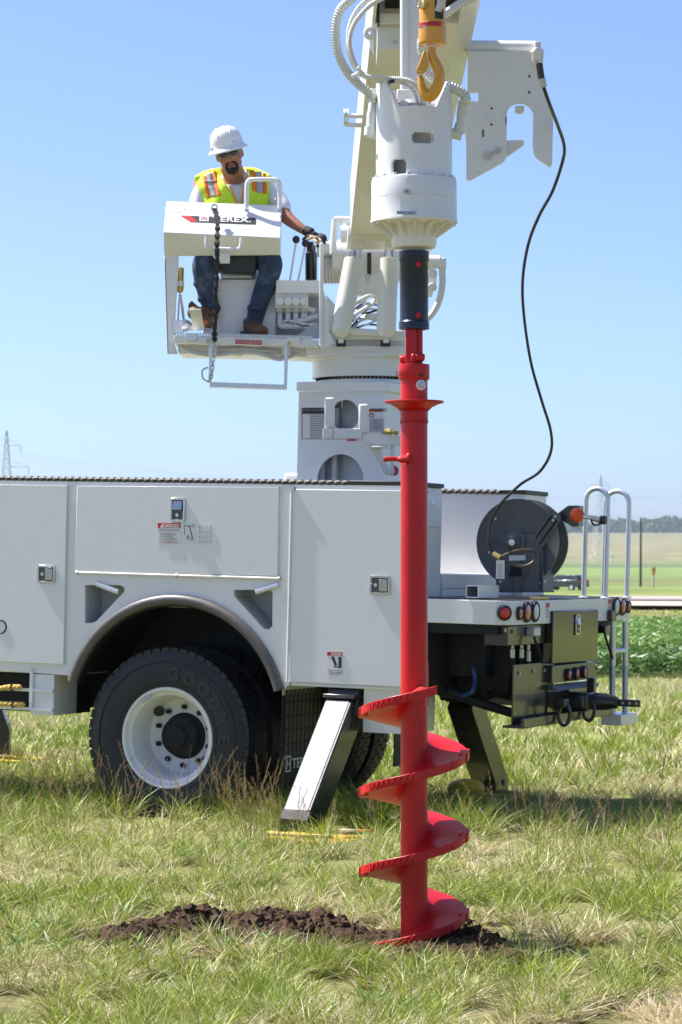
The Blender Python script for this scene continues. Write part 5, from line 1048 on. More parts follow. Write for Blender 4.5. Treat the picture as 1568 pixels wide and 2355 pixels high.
ln(zz((590,1040),(660,1200),(800,1450),(900,1670)), 2.6, M['vor'],.014,'vest_binding'); ln(zz((1080,1060),(1040,1300),(985,1500),(960,1670)), 2.6, M['vor'],.014,'vest_binding'); ln(zz((165,1190),(125,1280),(125,1390)), 3, M['vor'],.004,'vest_binding')
ln(zz((300,1262),(310,1275)), 1, M['vgrey'],.015); b = MB(); b.tube([q_(*z6(300,1270),chest(*z6(300,1270))-.018),q_(*z6(410,1278),chest(*z6(410,1278))-.018),q_(*z6(520,1262),chest(*z6(520,1262))-.018)], .005, 6); b.build('vest_strap', M['vgrey'], v1)
# jeans
jn = MB()
limb(jn, [(540,575,.06,50),(540,600,.06,48)], 20)
limb(jn, [(515,590,.05,32),(488,592,-.25,31),(470,606,-.38,28),(470,640,-.38,25),(478,680,-.36,22),(487,712,-.34,19)])
limb(jn, [(565,590,.05,32),(600,590,-.25,32),(622,604,-.38,28),(616,640,-.36,25),(598,690,-.34,22),(585,738,-.33,19)])
for x,y,rx in ((470,655,27),(476,690,23),(487,706,22),(612,655,26),(590,710,23),(583,740,21)): jn.lathe(q_(x,y,-.36), Vector((.12,.05,1)), [(rx*pxm*.9,-.016),(rx*pxm*1.02,0),(rx*pxm*.9,.016)], 20)
jn.build('jeans', M['jean'], man, rem=.009, sm=3)
# boots
bt = MB(); bt.tube([q_(486,706,-.34),q_(480,722,-.36),q_(455,722,-.46),q_(446,722,-.52)], [.05,.052,.048,.036], 14); bt.ball(q_(448,720,-.5),.05,.06,.045); bt.build('boot', M['boot'], man, rem=.008)
b = MB(); b.tube([q_(495,728,-.36),q_(484,742,-.42),q_(470,742,-.47)], [.025,.03,.02], 10); b.build('boot_sole', pm('sole_orange',(.45,.13,.03),.7), man)
b = MB(); b.prism([q_(x,y,-.47) for x,y in ((432,700),(440,690),(490,735),(497,748),(488,754),(470,752),(436,726))], Y3*.05); b.build('boot_sole', M['boot'], man, bev=.01)
bt = MB(); bt.tube([q_(578,735,-.33),q_(577,752,-.34),q_(590,758,-.44),q_(602,760,-.52)], [.052,.054,.05,.036], 14); bt.ball(q_(600,760,-.5),.05,.06,.034); bt.build('boot', M['boot'], man, rem=.008)
b = MB(); b.prism([q_(x,y,-.33) for x,y in ((554,764),(616,768),(616,773),(554,770))], Y3*.09-Y3*.2); b.build('boot_sole', M['rope'], man)
# gloved hands: palm, four bent fingers, thumb
def glove(wr, palm, fingers, thumb, mat, par):
    g_ = MB(); g_.tube(bez([q_(*p) for p in wr], 4), [.031,.032,.033,.034,.036,.037,.038,.038,.036][:4*(len(wr)-1)+1], 12)
    g_.ball(q_(*palm), .046,.03,.026, 14, (Vector((.92,0,-.38)).normalized(), Y3, Vector((.38,0,.92)).normalized()))
    for f in fingers: g_.tube(bez([q_(*p) for p in f], 4), [.0115]*(4*(len(f)-1))+[.009], 8); g_.ball(q_(*f[-1]), .0105)
    g_.tube(bez([q_(*p) for p in thumb], 4), [.014]*(4*(len(thumb)-1))+[.010], 8)
    return g_.build('glove', mat, par, rem=.0045, sm=2)
gv = glove([(699,528,-.17),(708,533,-.18),(716,538,-.19)], (722,541,-.20), [[(728,540,-.17),(740,540,-.19),(747,545,-.20),(749,554,-.20)],[(728,543,-.20),(740,543,-.23),(745,550,-.24),(745,560,-.23)],[(724,545,-.22),(735,547,-.26),(738,555,-.26),(737,564,-.25)],[(718,545,-.23),(728,550,-.27),(731,558,-.27),(730,566,-.26)]], [(714,543,-.21),(706,546,-.24),(700,549,-.25),(698,552,-.24)], M['glove'], man)
for pts in ([(716,546,-.24),(708,550,-.262),(701,553,-.26)],[(722,550,-.255),(728,556,-.285),(732,562,-.28)],[(734,549,-.268),(738,556,-.282),(737,565,-.27)],[(712,543,-.235),(722,546,-.25),(730,549,-.262)]):
    b = MB(); b.tube(bez([q_(*p) for p in pts],4), [.010]*8+[.007], 8); b.build('glove_palm_patch', M['tan'], gv)
glove([(472,540,-.2),(480,545,-.24),(488,548,-.27)], (492,550,-.28), [[(494+4*k,548,-.28),(500+4*k,552,-.31),(500+4*k,560,-.31)] for k in range(4)], [(490,552,-.28),(484,558,-.30),(486,564,-.3)], M['glove'], man)

# ================================================================ terrain, road, crops, grass
def prof(Y):
    ks = [(-60,0),(60,0),(110,-.25),(180,-.8),(255,-1.19),(350,-1.6),(700,-1.2),(1100,-.5),(1500,2.5),(2500,28),(3300,36)]
    for (a, za), (c, zc_) in zip(ks, ks[1:]):
        if Y <= c: t = max(0,(Y-a)/(c-a)); return za+(zc_-za)*t
    return ks[-1][1]
def gz(X, Y): return prof(Y)+ (0 if Y < 40 else .12*min(1,(Y-40)/100)*noise.noise(Vector((X*.02, Y*.01, 3))))
ys = [-60,-20,0,5]+list(np.arange(8,24,.5))+list(np.arange(24,60,2))+list(np.arange(60,360,10))+list(np.arange(360,1600,60))+list(np.arange(1600,3301,100))
vs = []; fs = []; nx = 41
for Y in ys:
    wd = max(60, abs(Y)*.75)
    for i in range(nx): X = (i/(nx-1)*2-1); X = wd*X*abs(X); vs.append((X, Y, gz(X, Y)))
for j in range(len(ys)-1):
    for i in range(nx-1): fs.append((j*nx+i, j*nx+i+1, (j+1)*nx+i+1, (j+1)*nx+i))
gm = bpy.data.materials.new('ground_mat'); gm.use_nodes = True; n = gm.node_tree.nodes; L = gm.node_tree.links; pb_ = n['Principled BSDF']; pb_.inputs['Roughness'].default_value = .95; pb_.inputs['Specular IOR Level'].default_value = .1
ge = n.new('ShaderNodeNewGeometry'); sx = n.new('ShaderNodeSeparateXYZ'); L.new(ge.outputs['Position'], sx.inputs[0])
lg_ = n.new('ShaderNodeMath'); lg_.operation = 'LOGARITHM'; lg_.inputs[1].default_value = 10
wob = n.new('ShaderNodeTexNoise'); wob.inputs['Scale'].default_value = .02; L.new(ge.outputs['Position'], wob.inputs[0])
ad = n.new('ShaderNodeMath'); ad.operation = 'MULTIPLY_ADD'; ad.inputs[1].default_value = -.10; L.new(sx.outputs[0], ad.inputs[0]); L.new(sx.outputs[1], ad.inputs[2])   # rows run slightly oblique
mxx = n.new('ShaderNodeMath'); mxx.operation = 'MAXIMUM'; mxx.inputs[1].default_value = 1; L.new(ad.outputs[0], mxx.inputs[0]); L.new(mxx.outputs[0], lg_.inputs[0])
mr = n.new('ShaderNodeMapRange'); mr.inputs[1].default_value = 1; mr.inputs[2].default_value = 3.6; L.new(lg_.outputs[0], mr.inputs[0])
rp_ = n.new('ShaderNodeValToRGB'); cr_ = rp_.color_ramp; L.new(mr.outputs[0], rp_.inputs[0])
def pos(Y): return (math.log10(Y)-1)/2.6
stops = [(10,(.16,.15,.065)),(36,(.17,.19,.06)),(37,(.09,.12,.035)),(39.5,(.09,.12,.035)),(40,(.19,.15,.12)),(43,(.19,.15,.12)),(43.5,(.05,.09,.02)),(64,(.055,.09,.025)),(66,(.17,.18,.05)),(120,(.14,.15,.05)),(200,(.17,.2,.06)),(300,(.15,.2,.055)),(420,(.13,.14,.06)),(520,(.135,.19,.055)),(900,(.16,.22,.065)),(1050,(.07,.12,.04)),(1250,(.15,.165,.065)),(1700,(.19,.17,.08)),(2600,(.16,.155,.075))]
while len(cr_.elements) < len(stops): cr_.elements.new(.5)
for e, (Y, c) in zip(cr_.elements, stops): e.position = pos(Y) if Y <= 3900 else 1; e.color = (*c, 1)
nz = n.new('ShaderNodeTexNoise'); nz.inputs['Scale'].default_value = 16; nz.inputs['Detail'].default_value = 9; nz.inputs['Roughness'].default_value = .75; L.new(ge.outputs['Position'], nz.inputs[0])
n2 = n.new('ShaderNodeTexNoise'); n2.inputs['Scale'].default_value = .06; n2.inputs['Detail'].default_value = 5; L.new(ge.outputs['Position'], n2.inputs[0])
sm_ = n.new('ShaderNodeMath'); sm_.operation = 'ADD'; L.new(nz.outputs[0], sm_.inputs[0]); L.new(n2.outputs[0], sm_.inputs[1])
m3 = n.new('ShaderNodeMapRange'); m3.inputs[1].default_value = .6; m3.inputs[2].default_value = 1.4; m3.inputs[3].default_value = .35; m3.inputs[4].default_value = 1.7; L.new(sm_.outputs[0], m3.inputs[0])
mm = n.new('ShaderNodeVectorMath'); mm.operation = 'SCALE'; L.new(rp_.outputs[0], mm.inputs[0]); L.new(m3.outputs[0], mm.inputs['Scale']); L.new(mm.outputs[0], pb_.inputs['Base Color'])
b = MB(); b.add(vs, fs); struct(b.build('ground', gm, ang=180))
# road: oblique strip with gravel shoulders
def roadstrip(name, wa, wb_, mat, dz):
    c0_, c1_ = Vector((-60, 178, 0)), Vector((120, 76, 0)); d_ = (c1_-c0_).normalized(); n_ = Vector((-d_.y, d_.x, 0)); n_ = n_ if n_.y > 0 else -n_; vs = []; fs = []
    for i in range(61):
        c = c0_+(c1_-c0_)*(i/60*1.5-.25)
        for w_ in (wa, wb_): p = c+n_*w_; vs.append((p.x, p.y, prof(p.y)+dz))
    for i in range(60): fs.append((2*i,2*i+1,2*i+3,2*i+2))
    b = MB(); b.add(vs, fs); return b.build(name, mat, ang=180)
struct(roadstrip('gravel_shoulder', -36, 17, pm('gravel',(.40,.33,.27),.95,vary=.15,sc_=1.2), .18)); struct(roadstrip('road', -17, 0, pm('asphalt',(.26,.235,.23),.9,vary=.1,sc_=1), .22))
# --- blade fields
def leafmat(name, tr=.28):
    m = bpy.data.materials.new(name); m.use_nodes = True; n = m.node_tree.nodes; L = m.node_tree.links; n.remove(n['Principled BSDF'])
    at = n.new('ShaderNodeAttribute'); at.attribute_name = 'tone'; d = n.new('ShaderNodeBsdfDiffuse'); t = n.new('ShaderNodeBsdfTranslucent'); g_ = n.new('ShaderNodeBsdfGlossy'); g_.inputs['Roughness'].default_value = .45
    mx = n.new('ShaderNodeMixShader'); mx.inputs[0].default_value = tr; m2 = n.new('ShaderNodeMixShader'); m2.inputs[0].default_value = .05
    L.new(at.outputs['Color'], d.inputs[0]); L.new(at.outputs['Color'], t.inputs[0]); L.new(d.outputs[0], mx.inputs[1]); L.new(t.outputs[0], mx.inputs[2]); L.new(mx.outputs[0], m2.inputs[1]); L.new(g_.outputs[0], m2.inputs[2]); L.new(m2.outputs[0], n['Material Output'].inputs[0]); return m
gmat = leafmat('grass_blade')
def vnoise(x, y, s, seed):      # cheap smooth value noise
    r = np.random.default_rng(seed); G = r.random((64,64)); u, v = x*s, y*s; i, j = np.floor(u).astype(int), np.floor(v).astype(int); f, g_ = u-i, v-j; f = f*f*(3-2*f); g_ = g_*g_*(3-2*g_)
    a = G[i%64,j%64]*(1-f)+G[(i+1)%64,j%64]*f; c = G[i%64,(j+1)%64]*(1-f)+G[(i+1)%64,(j+1)%64]*f; return a*(1-g_)+c*g_
def blades(name, x, y, z0, h, wd, lean, bend, col, mat, kind='stuff', az=None, segs=2):
    N = len(x); az = rng.random(N)*2*np.pi if az is None else az; la = rng.random(N)*2*np.pi
    lx, ly = np.cos(la)*lean, np.sin(la)*lean; wx, wy = np.cos(az)*wd/2, np.sin(az)*wd/2
    lev = [0,.55,1.0] if segs == 2 else [0,1.0]; V = []
    for k, t in enumerate(lev):
        cx = x+lx*h*t+lx*bend*h*t*t; cy = y+ly*h*t+ly*bend*h*t*t; cz = z0+h*t*np.sqrt(np.maximum(.12,1-(lean*.75)**2))-bend*lean*h*t*t*.35
        ww = [1,.8,.0][k] if segs == 2 else [1,0][k]
        if t < 1: V += [np.stack([cx-wx*ww,cy-wy*ww,cz],1), np.stack([cx+wx*ww,cy+wy*ww,cz],1)]
        else: V += [np.stack([cx,cy,cz],1)]
    K = len(V); A = np.stack(V,1).reshape(-1,3)
    me = bpy.data.meshes.new(name); tri = [(0,1,3),(0,3,2),(2,3,4)] if segs == 2 else [(0,1,2)]
    T_ = (np.arange(N)[:,None,None]*K+np.array(tri)[None]).reshape(-1,3)
    me.vertices.add(len(A)); me.vertices.foreach_set('co', A.astype(np.float32).ravel()); me.loops.add(T_.size); me.loops.foreach_set('vertex_index', T_.astype(np.int32).ravel())
    me.polygons.add(len(T_)); me.polygons.foreach_set('loop_start', np.arange(0,T_.size,3,dtype=np.int32)); me.polygons.foreach_set('loop_total', np.full(len(T_),3,dtype=np.int32))
    at = me.attributes.new('tone','FLOAT_COLOR','POINT'); cc_ = np.repeat(np.concatenate([col,np.ones((N,1))],1),K,0); at.data.foreach_set('color', cc_.astype(np.float32).ravel())
    me.materials.append(mat); me.update(); me.validate(); o = bpy.data.objects.new(name, me); C.objects.link(o); o['kind'] = kind; return o
def scatter(N, Y0, Y1, pw_=1.6, xl=-.21, xr=.225):     # denser near the viewpoint, roughly even over the picture
    u_ = rng.random(N); y = (Y0**(1-pw_)+u_*(Y1**(1-pw_)-Y0**(1-pw_)))**(1/(1-pw_)); return (xl+(xr-xl)*rng.random(N))*y, y
GREEN = np.array([.12,.185,.016]); BRIGHT = np.array([.35,.42,.035]); STRAW = np.array([.52,.41,.22]); PALE = np.array([.70,.61,.42])
def tones(x, y, dry=.5):
    N = len(x); d = vnoise(x,y,.9,1)*.5+vnoise(x,y,2.7,2)*.3+vnoise(x,y,.25,3)*.4+rng.random(N)*.55; p = rng.random((N,1)); s_ = (d > 1.18-dry*.42)
    g_ = GREEN+(BRIGHT-GREEN)*rng.random((N,1))**1.2; st_ = STRAW+(PALE-STRAW)*p; c = np.where(s_[:,None], st_, g_); return c*(.75+.5*rng.random((N,1))), s_
# soil outline, in ground coordinates
def soilmask(x, y):
    m = np.zeros(len(x))
    for cx,cy,rx,ry in SOIL: m = np.maximum(m, 1-((x-cx)/rx)**2-((y-cy)/ry)**2)
    return m
def gp(px, py): Y = FPX*EYE/(py-VH); return (px-CX)/FPX*Y, Y
SOIL = []
for px, py, rx, rpy in ((330,2165,110,22),(450,2145,120,32),(580,2150,120,36),(700,2165,110,40),(790,2180,100,36),(900,2195,100,42),(1010,2190,110,46),(1085,2200,80,40),(1150,2215,50,26)):
    X_, Y_ = gp(px,py); SOIL.append((X_, Y_, rx/FPX*Y_, (gp(px,py-rpy)[1]-gp(px,py+rpy)[1])/2))
def keep(x, y, m=.12):      # off the soil, off the wheels, outrigger feet and pads
    s_ = soilmask(x, y); k = s_ < -.05+.25*(vnoise(x,y,9,8)-.5)*2
    for r0,r1,w0,w1 in ((-.32,.32,0,.66),(-.32,.32,1.6,2.26),(.98,1.36,-.86,-.25),(.98,1.34,2.35,2.8)):
        dx, dy = x-TO.x, y-TO.y; r = dx*ER.x+dy*ER.y; w_ = dx*EW.x+dy*EW.y; k &= ~((r>r0)&(r<r1)&(w_>w0)&(w_<w1))
    return k
def field(name, N, Y0, Y1, hm, wm, dry, leanm=.75, pw_=1.6, mat=gmat, segs=2, xr=.225):
    x, y = scatter(N, Y0, Y1, pw_, xr=xr); k = keep(x, y); x, y = x[k], y[k]; cl = vnoise(x,y,1.7,5)*.55+vnoise(x,y,5,6)*.5
    k = rng.random(len(x)) < .8+cl*.45; x, y, cl = x[k], y[k], cl[k]; c, s_ = tones(x, y, dry)
    h = hm*(.45+.9*rng.random(len(x)))*(.55+.85*cl); h = np.where(s_, h*.8, h)*(1+.75*np.exp(-((y-(16.2-.43*x))/1.0)**2)); lean = leanm*(.25+.9*rng.random(len(x))); lean = np.where(s_, lean*1.25, lean)
    return blades(name, x, y, np.array([gz(a,b_) for a,b_ in zip(x,y)]) if Y0 > 38 else np.zeros(len(x)), h, wm*(.6+.8*rng.random(len(x))), lean, .5+.6*rng.random(len(x)), c, mat, segs=segs)
field('grass', 540000, 8.6, 20, .125, .0038, .56, pw_=1.9)
field('grass', 180000, 19, 36, .125, .008, .42, .5, pw_=1.9)
field('grass', 30000, 66, 98, .10, .05, .55, .5, pw_=2.2, segs=1)
x, y = scatter(80000, 8.6, 19, 1.9); k = keep(x, y); x, y = x[k], y[k]     # matted dry thatch
N = len(x); blades('dry_thatch', x, y, np.full(N,.01)+.03*rng.random(N), .10*(.5+rng.random(N)), .0045*(.6+.8*rng.random(N)), 1.15+.2*rng.random(N), .3*rng.random(N), (STRAW+(PALE-STRAW)*rng.random((N,1)))*(.7+.5*rng.random((N,1))), gmat)
# seed-head stalks, thickest in front of the truck
def stalks(name, px0, px1, py0, py1, N, h0, h1):
    px = px0+(px1-px0)*rng.random(N); py = py0+(py1-py0)*rng.random(N); Y = FPX*EYE/(py-VH); X = (px-CX)/FPX*Y; k = keep(X, Y); X, Y = X[k], Y[k]; b = []; cols = []
    V = []; F = []; Cc = []
    for x_, y_ in zip(X, Y):
        h = h0+(h1-h0)*random.random(); la = random.uniform(0,6.28); ln_ = random.uniform(.08,.5); p = [Vector((x_+math.cos(la)*ln_*h*t*t, y_+math.sin(la)*ln_*h*t*t, h*t)) for t in (0,.35,.7,1)]
        sc__ = (.19+.1*random.random(),.20,.07); wv = X3
        for i in range(3):
            n_ = len(V); w0 = .0014; V += [p[i]-wv*w0, p[i]+wv*w0, p[i+1]+wv*w0*.8, p[i+1]-wv*w0*.8]; F += [(n_,n_+1,n_+2),(n_,n_+2,n_+3)]; Cc += [sc__]*4
        hd = (.34+.12*random.random(),.23,.12)
        for i in range(14):        # spikelets
            t = .62+.38*i/14; c = p[0].lerp(p[3], t); c = Vector((x_+math.cos(la)*ln_*h*t*t, y_+math.sin(la)*ln_*h*t*t, h*t)); a = random.uniform(0,6.28); s_ = .0075*(1.15-.6*i/14); o_ = Vector((math.cos(a)*s_, math.sin(a)*s_, s_*1.1)); n_ = len(V)
            V += [c, c+o_+Vector((.0022,0,-.001)), c+o_*1.5]; F.append((n_,n_+1,n_+2)); V += [c, c+o_*.6+Vector((0,.002,.003)), c+o_*1.6+X3*.002]; F.append((n_+3,n_+4,n_+5)); Cc += [hd]*6
    me = bpy.data.meshes.new(name); me.from_pydata([tuple(v) for v in V], [], F); at = me.attributes.new('tone','FLOAT_COLOR','POINT'); at.data.foreach_set('color', np.concatenate([np.array(Cc),np.ones((len(Cc),1))],1).astype(np.float32).ravel())
    me.materials.append(gmat); o = bpy.data.objects.new(name, me); C.objects.link(o); o['kind'] = 'stuff'
stalks('seed_stalks', -40, 640, 1865, 1950, 420, .26, .50)
stalks('seed_stalks', 560, 1000, 1895, 1990, 150, .22, .42)
stalks('seed_stalks', 1000, 1600, 1905, 1995, 170, .22, .42)
stalks('seed_stalks', -60, 1640, 2010, 2330, 60, .18, .32)
# pale barley-like plumes lying in the grass
x, y = scatter(260, 9, 19, 1.5); k = keep(x,y); x, y = x[k], y[k]; X_, Y_ = [], []
for a, c in zip(x, y): 
    for j in range(14): X_.append(a+random.gauss(0,.006)); Y_.append(c+random.gauss(0,.006))
X_, Y_ = np.array(X_), np.array(Y_); N = len(X_); rng_ = rng; blades('seed_plumes', X_, Y_, .07+.05*np.repeat(rng.random(N//14),14), np.full(N,.07), np.full(N,.0016), 1.0+.2*rng.random(N), np.zeros(N), np.tile(PALE*.95,(N,1)), gmat)
# broad leaf weeds
x, y = scatter(2200, 9, 21, 1.6); k = keep(x,y) & (vnoise(x,y,1.3,21) > .66); x, y = x[k], y[k]; xx = np.repeat(x,6)+rng.normal(0,.012,len(x)*6); yy = np.repeat(y,6)+rng.normal(0,.012,len(x)*6); N = len(xx)
blades('broadleaf_weeds', xx, yy, .02+.06*rng.random(N), .035+.03*rng.random(N), .011+.006*rng.random(N), .7+.4*rng.random(N), .4+0*xx, np.array([.13,.21,.04])*(.8+.6*rng.random((N,1))), gmat)
# soybean rows beyond the grass
x, y = scatter(130000, 44, 64, 1.8, -.2, .24); row = np.round((y-.10*x)/.76); y = row*.76+.10*x+rng.normal(0,.17,len(y)); N = len(x)
z_ = np.array([gz(a,b_) for a,b_ in zip(x,y)])+.06+.22*rng.random(N)
blades('bean_crop', x, y, z_, .07+.04*rng.random(N), .06+.04*rng.random(N), .8+.5*rng.random(N), .2+0*x, np.array([.15,.26,.06])*(.8+.4*rng.random((N,1))), gmat, segs=1)
x, y = scatter(16000, 36.5, 39.8, 1.2, -.2, .24); N = len(x); blades('bean_crop', x, y, .05+.25*rng.random(N), .1+0*x, .07+.04*rng.random(N), .8+.5*rng.random(N), .2+0*x, np.array([.07,.14,.03])*(.65+.8*rng.random((N,1))), gmat, segs=1)
# ---------------- dug soil: lumpy sheet and clods
sm2 = pm('soil', (.068,.041,.026), .95, vary=.35, sc_=14, bump=.9, bsc=120, spec=.15, dirt=(.15,.095,.065), damt=.8, dsc=7)
xs0, xs1, ys0, ys1 = -1.35, .95, 10.2, 12.2; nxs, nys = 300, 240; vs = []; fs = []; gxs = np.linspace(xs0,xs1,nxs); gys = np.linspace(ys0,ys1,nys)
GX, GY = np.meshgrid(gxs, gys); mk = soilmask(GX.ravel(), GY.ravel()).reshape(GX.shape); idx = {}
lump = [(*gp(430,2140),.20,.065),(*gp(400,2150),.13,.05),(*gp(480,2150),.13,.075),(*gp(620,2140),.16,.08),(*gp(580,2150),.12,.06),(*gp(735,2145),.18,.08),(*gp(680,2160),.15,.05),(*gp(790,2170),.15,.05),(*gp(320,2165),.15,.05),(*gp(540,2175),.3,.04),(*gp(880,2185),.16,-.03),(*gp(1030,2145),.13,.08),(*gp(1090,2165),.14,.08),(*gp(1110,2195),.16,.05)]
for j in range(nys):
    for i in range(nxs):
        m_ = mk[j,i]
        if m_ < -.35: continue
        X, Y = GX[j,i], GY[j,i]; e = max(0, min(1, m_*3+.35)); v3 = Vector((X*9, Y*9, 0)); f1 = noise.fractal(v3*.8, .8, 2.2, 5); f2 = abs(noise.noise(v3*2.6)); f3 = noise.noise(v3*6)
        f4 = noise.noise(Vector((X*48,Y*48,1))); f5 = abs(noise.noise(Vector((X*27,Y*27,4)))); z = .024+f1*.022+(.5-f2)*.04+f3*.012+f4*.006-f5*.018
        for lx_, ly_, lr, lh in lump: z += .78*lh*math.exp(-((X-lx_)**2+((Y-ly_)*.8)**2)/(lr*.62)**2)*(.8+.5*f1)
        idx[(j,i)] = len(vs); vs.append((X, Y, z*e-.02*(1-e)))
for (j,i), a in idx.items():
    if (j,i+1) in idx and (j+1,i) in idx and (j+1,i+1) in idx: fs.append((a, idx[(j,i+1)], idx[(j+1,i+1)], idx[(j+1,i)]))
b = MB(); b.add(vs, fs); struct(b.build('soil_mound', sm2, ang=180), 'stuff')
b = MB()
for k in range(2400):
    cx,cy,rx,ry = random.choice(SOIL); a = random.uniform(0,6.28); r = random.random()**.6*1.02; X, Y = cx+rx*r*math.cos(a), cy+ry*r*math.sin(a); s_ = .0035+.021*random.random()**4
    z = .022+sum(lh*math.exp(-((X-lx_)**2+((Y-ly_)*.8)**2)/(lr*.62)**2) for lx_,ly_,lr,lh in lump)*.9
    n0 = len(b.v); b.ball((X,Y,z+s_*.2), s_, s_*random.uniform(.7,1.2), s_*random.uniform(.6,1), 8)
    for q in range(n0, len(b.v)): v = b.v[q]; b.v[q] = v+Vector((noise.noise(v*90),noise.noise(v*90+Z3*5),noise.noise(v*90+X3*7)))*s_*1.25
struct(b.build('soil_clods', sm2, ang=60), 'stuff')
b = MB(); b.tube(bez([P(770,2148,11.3),P(778,2140,11.3),P(795,2138,11.3),P(812,2146,11.25),P(818,2160,11.2)]), .0025, 5); tag(b.build('root_strand', M['dark'], None), 'thin dark root strand arching out of the dug soil', 'root')
# ================================================================ outrigger pads
def pad(px, py, wdt, dep, label, hgt=.045):
    Y = FPX*EYE/(py-VH); c = Vector(((px-CX)/FPX*Y, Y, 0)); b = MB(); t_ = thing('outrigger_pad', c, label, 'outrigger pad', 'yellow outrigger pads under the feet')
    A_ = rrect(0,0,wdt,dep,.06); b.prism([c+ER*x+EW*y_+Z3*(-.024) for x,y_ in A_], Z3*hgt); b.build('pad_plate', M['pad'], t_, bev=.006)
    b = MB(); b.tube(bez([c+ER*(-wdt/2+.05)-EW*(dep/2)+Z3*.05, c+ER*-.1-EW*(dep/2+.10)+Z3*.06, c+ER*.1-EW*(dep/2+.10)+Z3*.06, c+ER*(wdt/2-.05)-EW*(dep/2)+Z3*.05]), .012, 8); b.build('rope_handle', M['yrope'], t_); return t_, c
t1_, c1_ = pad(725,1932,.5,.42,'yellow outrigger pad under the near rear leg, beside the mud flap')
b = MB(); q = c1_+Vector((.13,-.02,.05)); b.prism([q, q+Vector((.13,0,.002)), q+Vector((.20,.05,.0)), q+Vector((.02,.07,.004))], Z3*.008); b.build('warning_label', M['porange'], t1_); b = MB(); b.prism([q+Vector((.01,-.004,.0)), q+Vector((.09,-.004,.002)), q+Vector((.12,.02,.0)), q+Vector((.02,.03,.004))], Z3*.0125); b.build('warning_label', M['pwhite'], t1_)
t2_, c2_ = pad(1132,1838,.5,.45,'yellow outrigger pad under the far rear leg, right of the auger'); 
b = MB(); b.ball(c2_+Vector((-.17,.15,.06)), .13,.12,.07); b.build('pad_bulge', M['pad'], t2_)
pad(15,1748,.5,.45,'yellow outrigger pad at the left edge under the front leg')
# front outrigger foot at the left edge
b = MB(); fc = P(8,1690,21.3); b.prism([P(x,y,21.3) for x,y in ((-40,1600),(-8,1600),(8,1640),(22,1680),(20,1738),(-22,1738),(-22,1680))], Y3*.16); b.build('front_outrigger', M['black'], tk, bev=.006)
# yellow ropes on the step rack
for y_, lab in ((1583,'upper yellow rope lying on the step rack left of the rear wheel'),(1618,'lower yellow rope lying on the step rack left of the rear wheel')):
    e_ = 47 if y_ < 1600 else 55; pts = bez([S(-60,y_+8,-.03),S(-20,y_+(6 if y_<1600 else 0),-.03),S(15,y_+(-3 if y_<1600 else 0),-.03),S(e_,y_-(3 if y_<1600 else -2),-.03)], 14); b = MB(); n_ = len(pts)
    for ph in (0,2.1,4.2): b.tube([p+(EU*math.cos(i*.55+ph)+EW*math.sin(i*.55+ph))*.008 for i,p in enumerate(pts)], .010, 6)
    ro = b.build('rope', M['yrope'], None, ang=80); tag(ro, lab, 'rope')
    b = MB(); q = pts[-10]; b.tube([q+EU*math.cos(a)*.022+EW*math.sin(a)*.022 for a in np.linspace(0,6.28,14,endpoint=False)], .004, 5, closed=True); b.build('tie', M['pblack'], ro)
# ================================================================ far things
# car on the road, rear three-quarter view
cw = thing('car', P(1297,1357,255), 'dark estate car driving away on the road beyond the field', 'car')
cd = Vector((-.78,.62,0)).normalized(); cs_ = Vector((cd.y,-cd.x,0)); cc0 = P(1297,1357.5,255)
def cp_(f, s_, z): return cc0+cd*f+cs_*s_+Z3*z
def carsec(name, prof_, hw, mat, par, taper=None):
    b = MB(); n = len(prof_); b.add([cp_(f,-(hw if not taper else taper[i]),z) for i,(f,z) in enumerate(prof_)]+[cp_(f,(hw if not taper else taper[i]),z) for i,(f,z) in enumerate(prof_)], [(i,(i+1)%n,n+(i+1)%n,n+i) for i in range(n)]+[tuple(range(n)),tuple(range(n,2*n))]); return b.build(name, mat, par, bev=.03)
cbdy = carsec('body', [(-2.2,.35),(2.3,.35),(2.35,.7),(1.2,1.0),(-2.1,1.02),(-2.25,.8)], .92, M['carp'], cw)
carsec('cabin', [(-2.08,1.02),(1.15,1.0),(.45,1.5),(-1.6,1.52),(-1.9,1.4)], .8, M['carp'], cw, [.88,.88,.66,.68,.74])
b = MB(); b.prism([cp_(-2.13,-.66,1.05),cp_(-2.13,.66,1.05),cp_(-1.93,.56,1.4),cp_(-1.93,-.56,1.4)], cd*-.02); b.build('rear_window', M['glass'], cw)
for s_ in (-1,1):
    b = MB(); b.prism([cp_(-1.7,s_*.885,1.06),cp_(.9,s_*.885,1.06),cp_(.4,s_*.76,1.42),cp_(-1.5,s_*.77,1.42)], cs_*.02*s_); b.build('side_window', M['glass'], cw)
    b = MB(); b.wb(cp_(-2.2,s_*.8,.9), .22,.08,.2, (cs_,cd,Z3)); b.build('tail_light', M['lens'], cw)
    for f in (-1.4,1.45): b = MB(); b.cyl(cp_(f,s_*.92,.32), cp_(f,s_*.70,.32), .33, 20); wl = b.build('wheel', M['rubber'], cw); b = MB(); b.cyl(cp_(f,s_*.93,.32), cp_(f,s_*.91,.32), .2, 14); b.build('rim', M['alu'], wl)
b = MB(); b.wb(cp_(-2.25,0,.45), 1.7,.12,.2,(cs_,cd,Z3)); b.build('bumper', M['carp'], cw)
# power pole
b = MB(); b.cyl(P(1472.5,1352,330), P(1473.5,1190,330), .17, 10, .11); pole = b.build('utility_pole', M['wood'], None); tag(pole, 'bare dark wooden utility pole in the green field right of the ladder', 'utility pole')
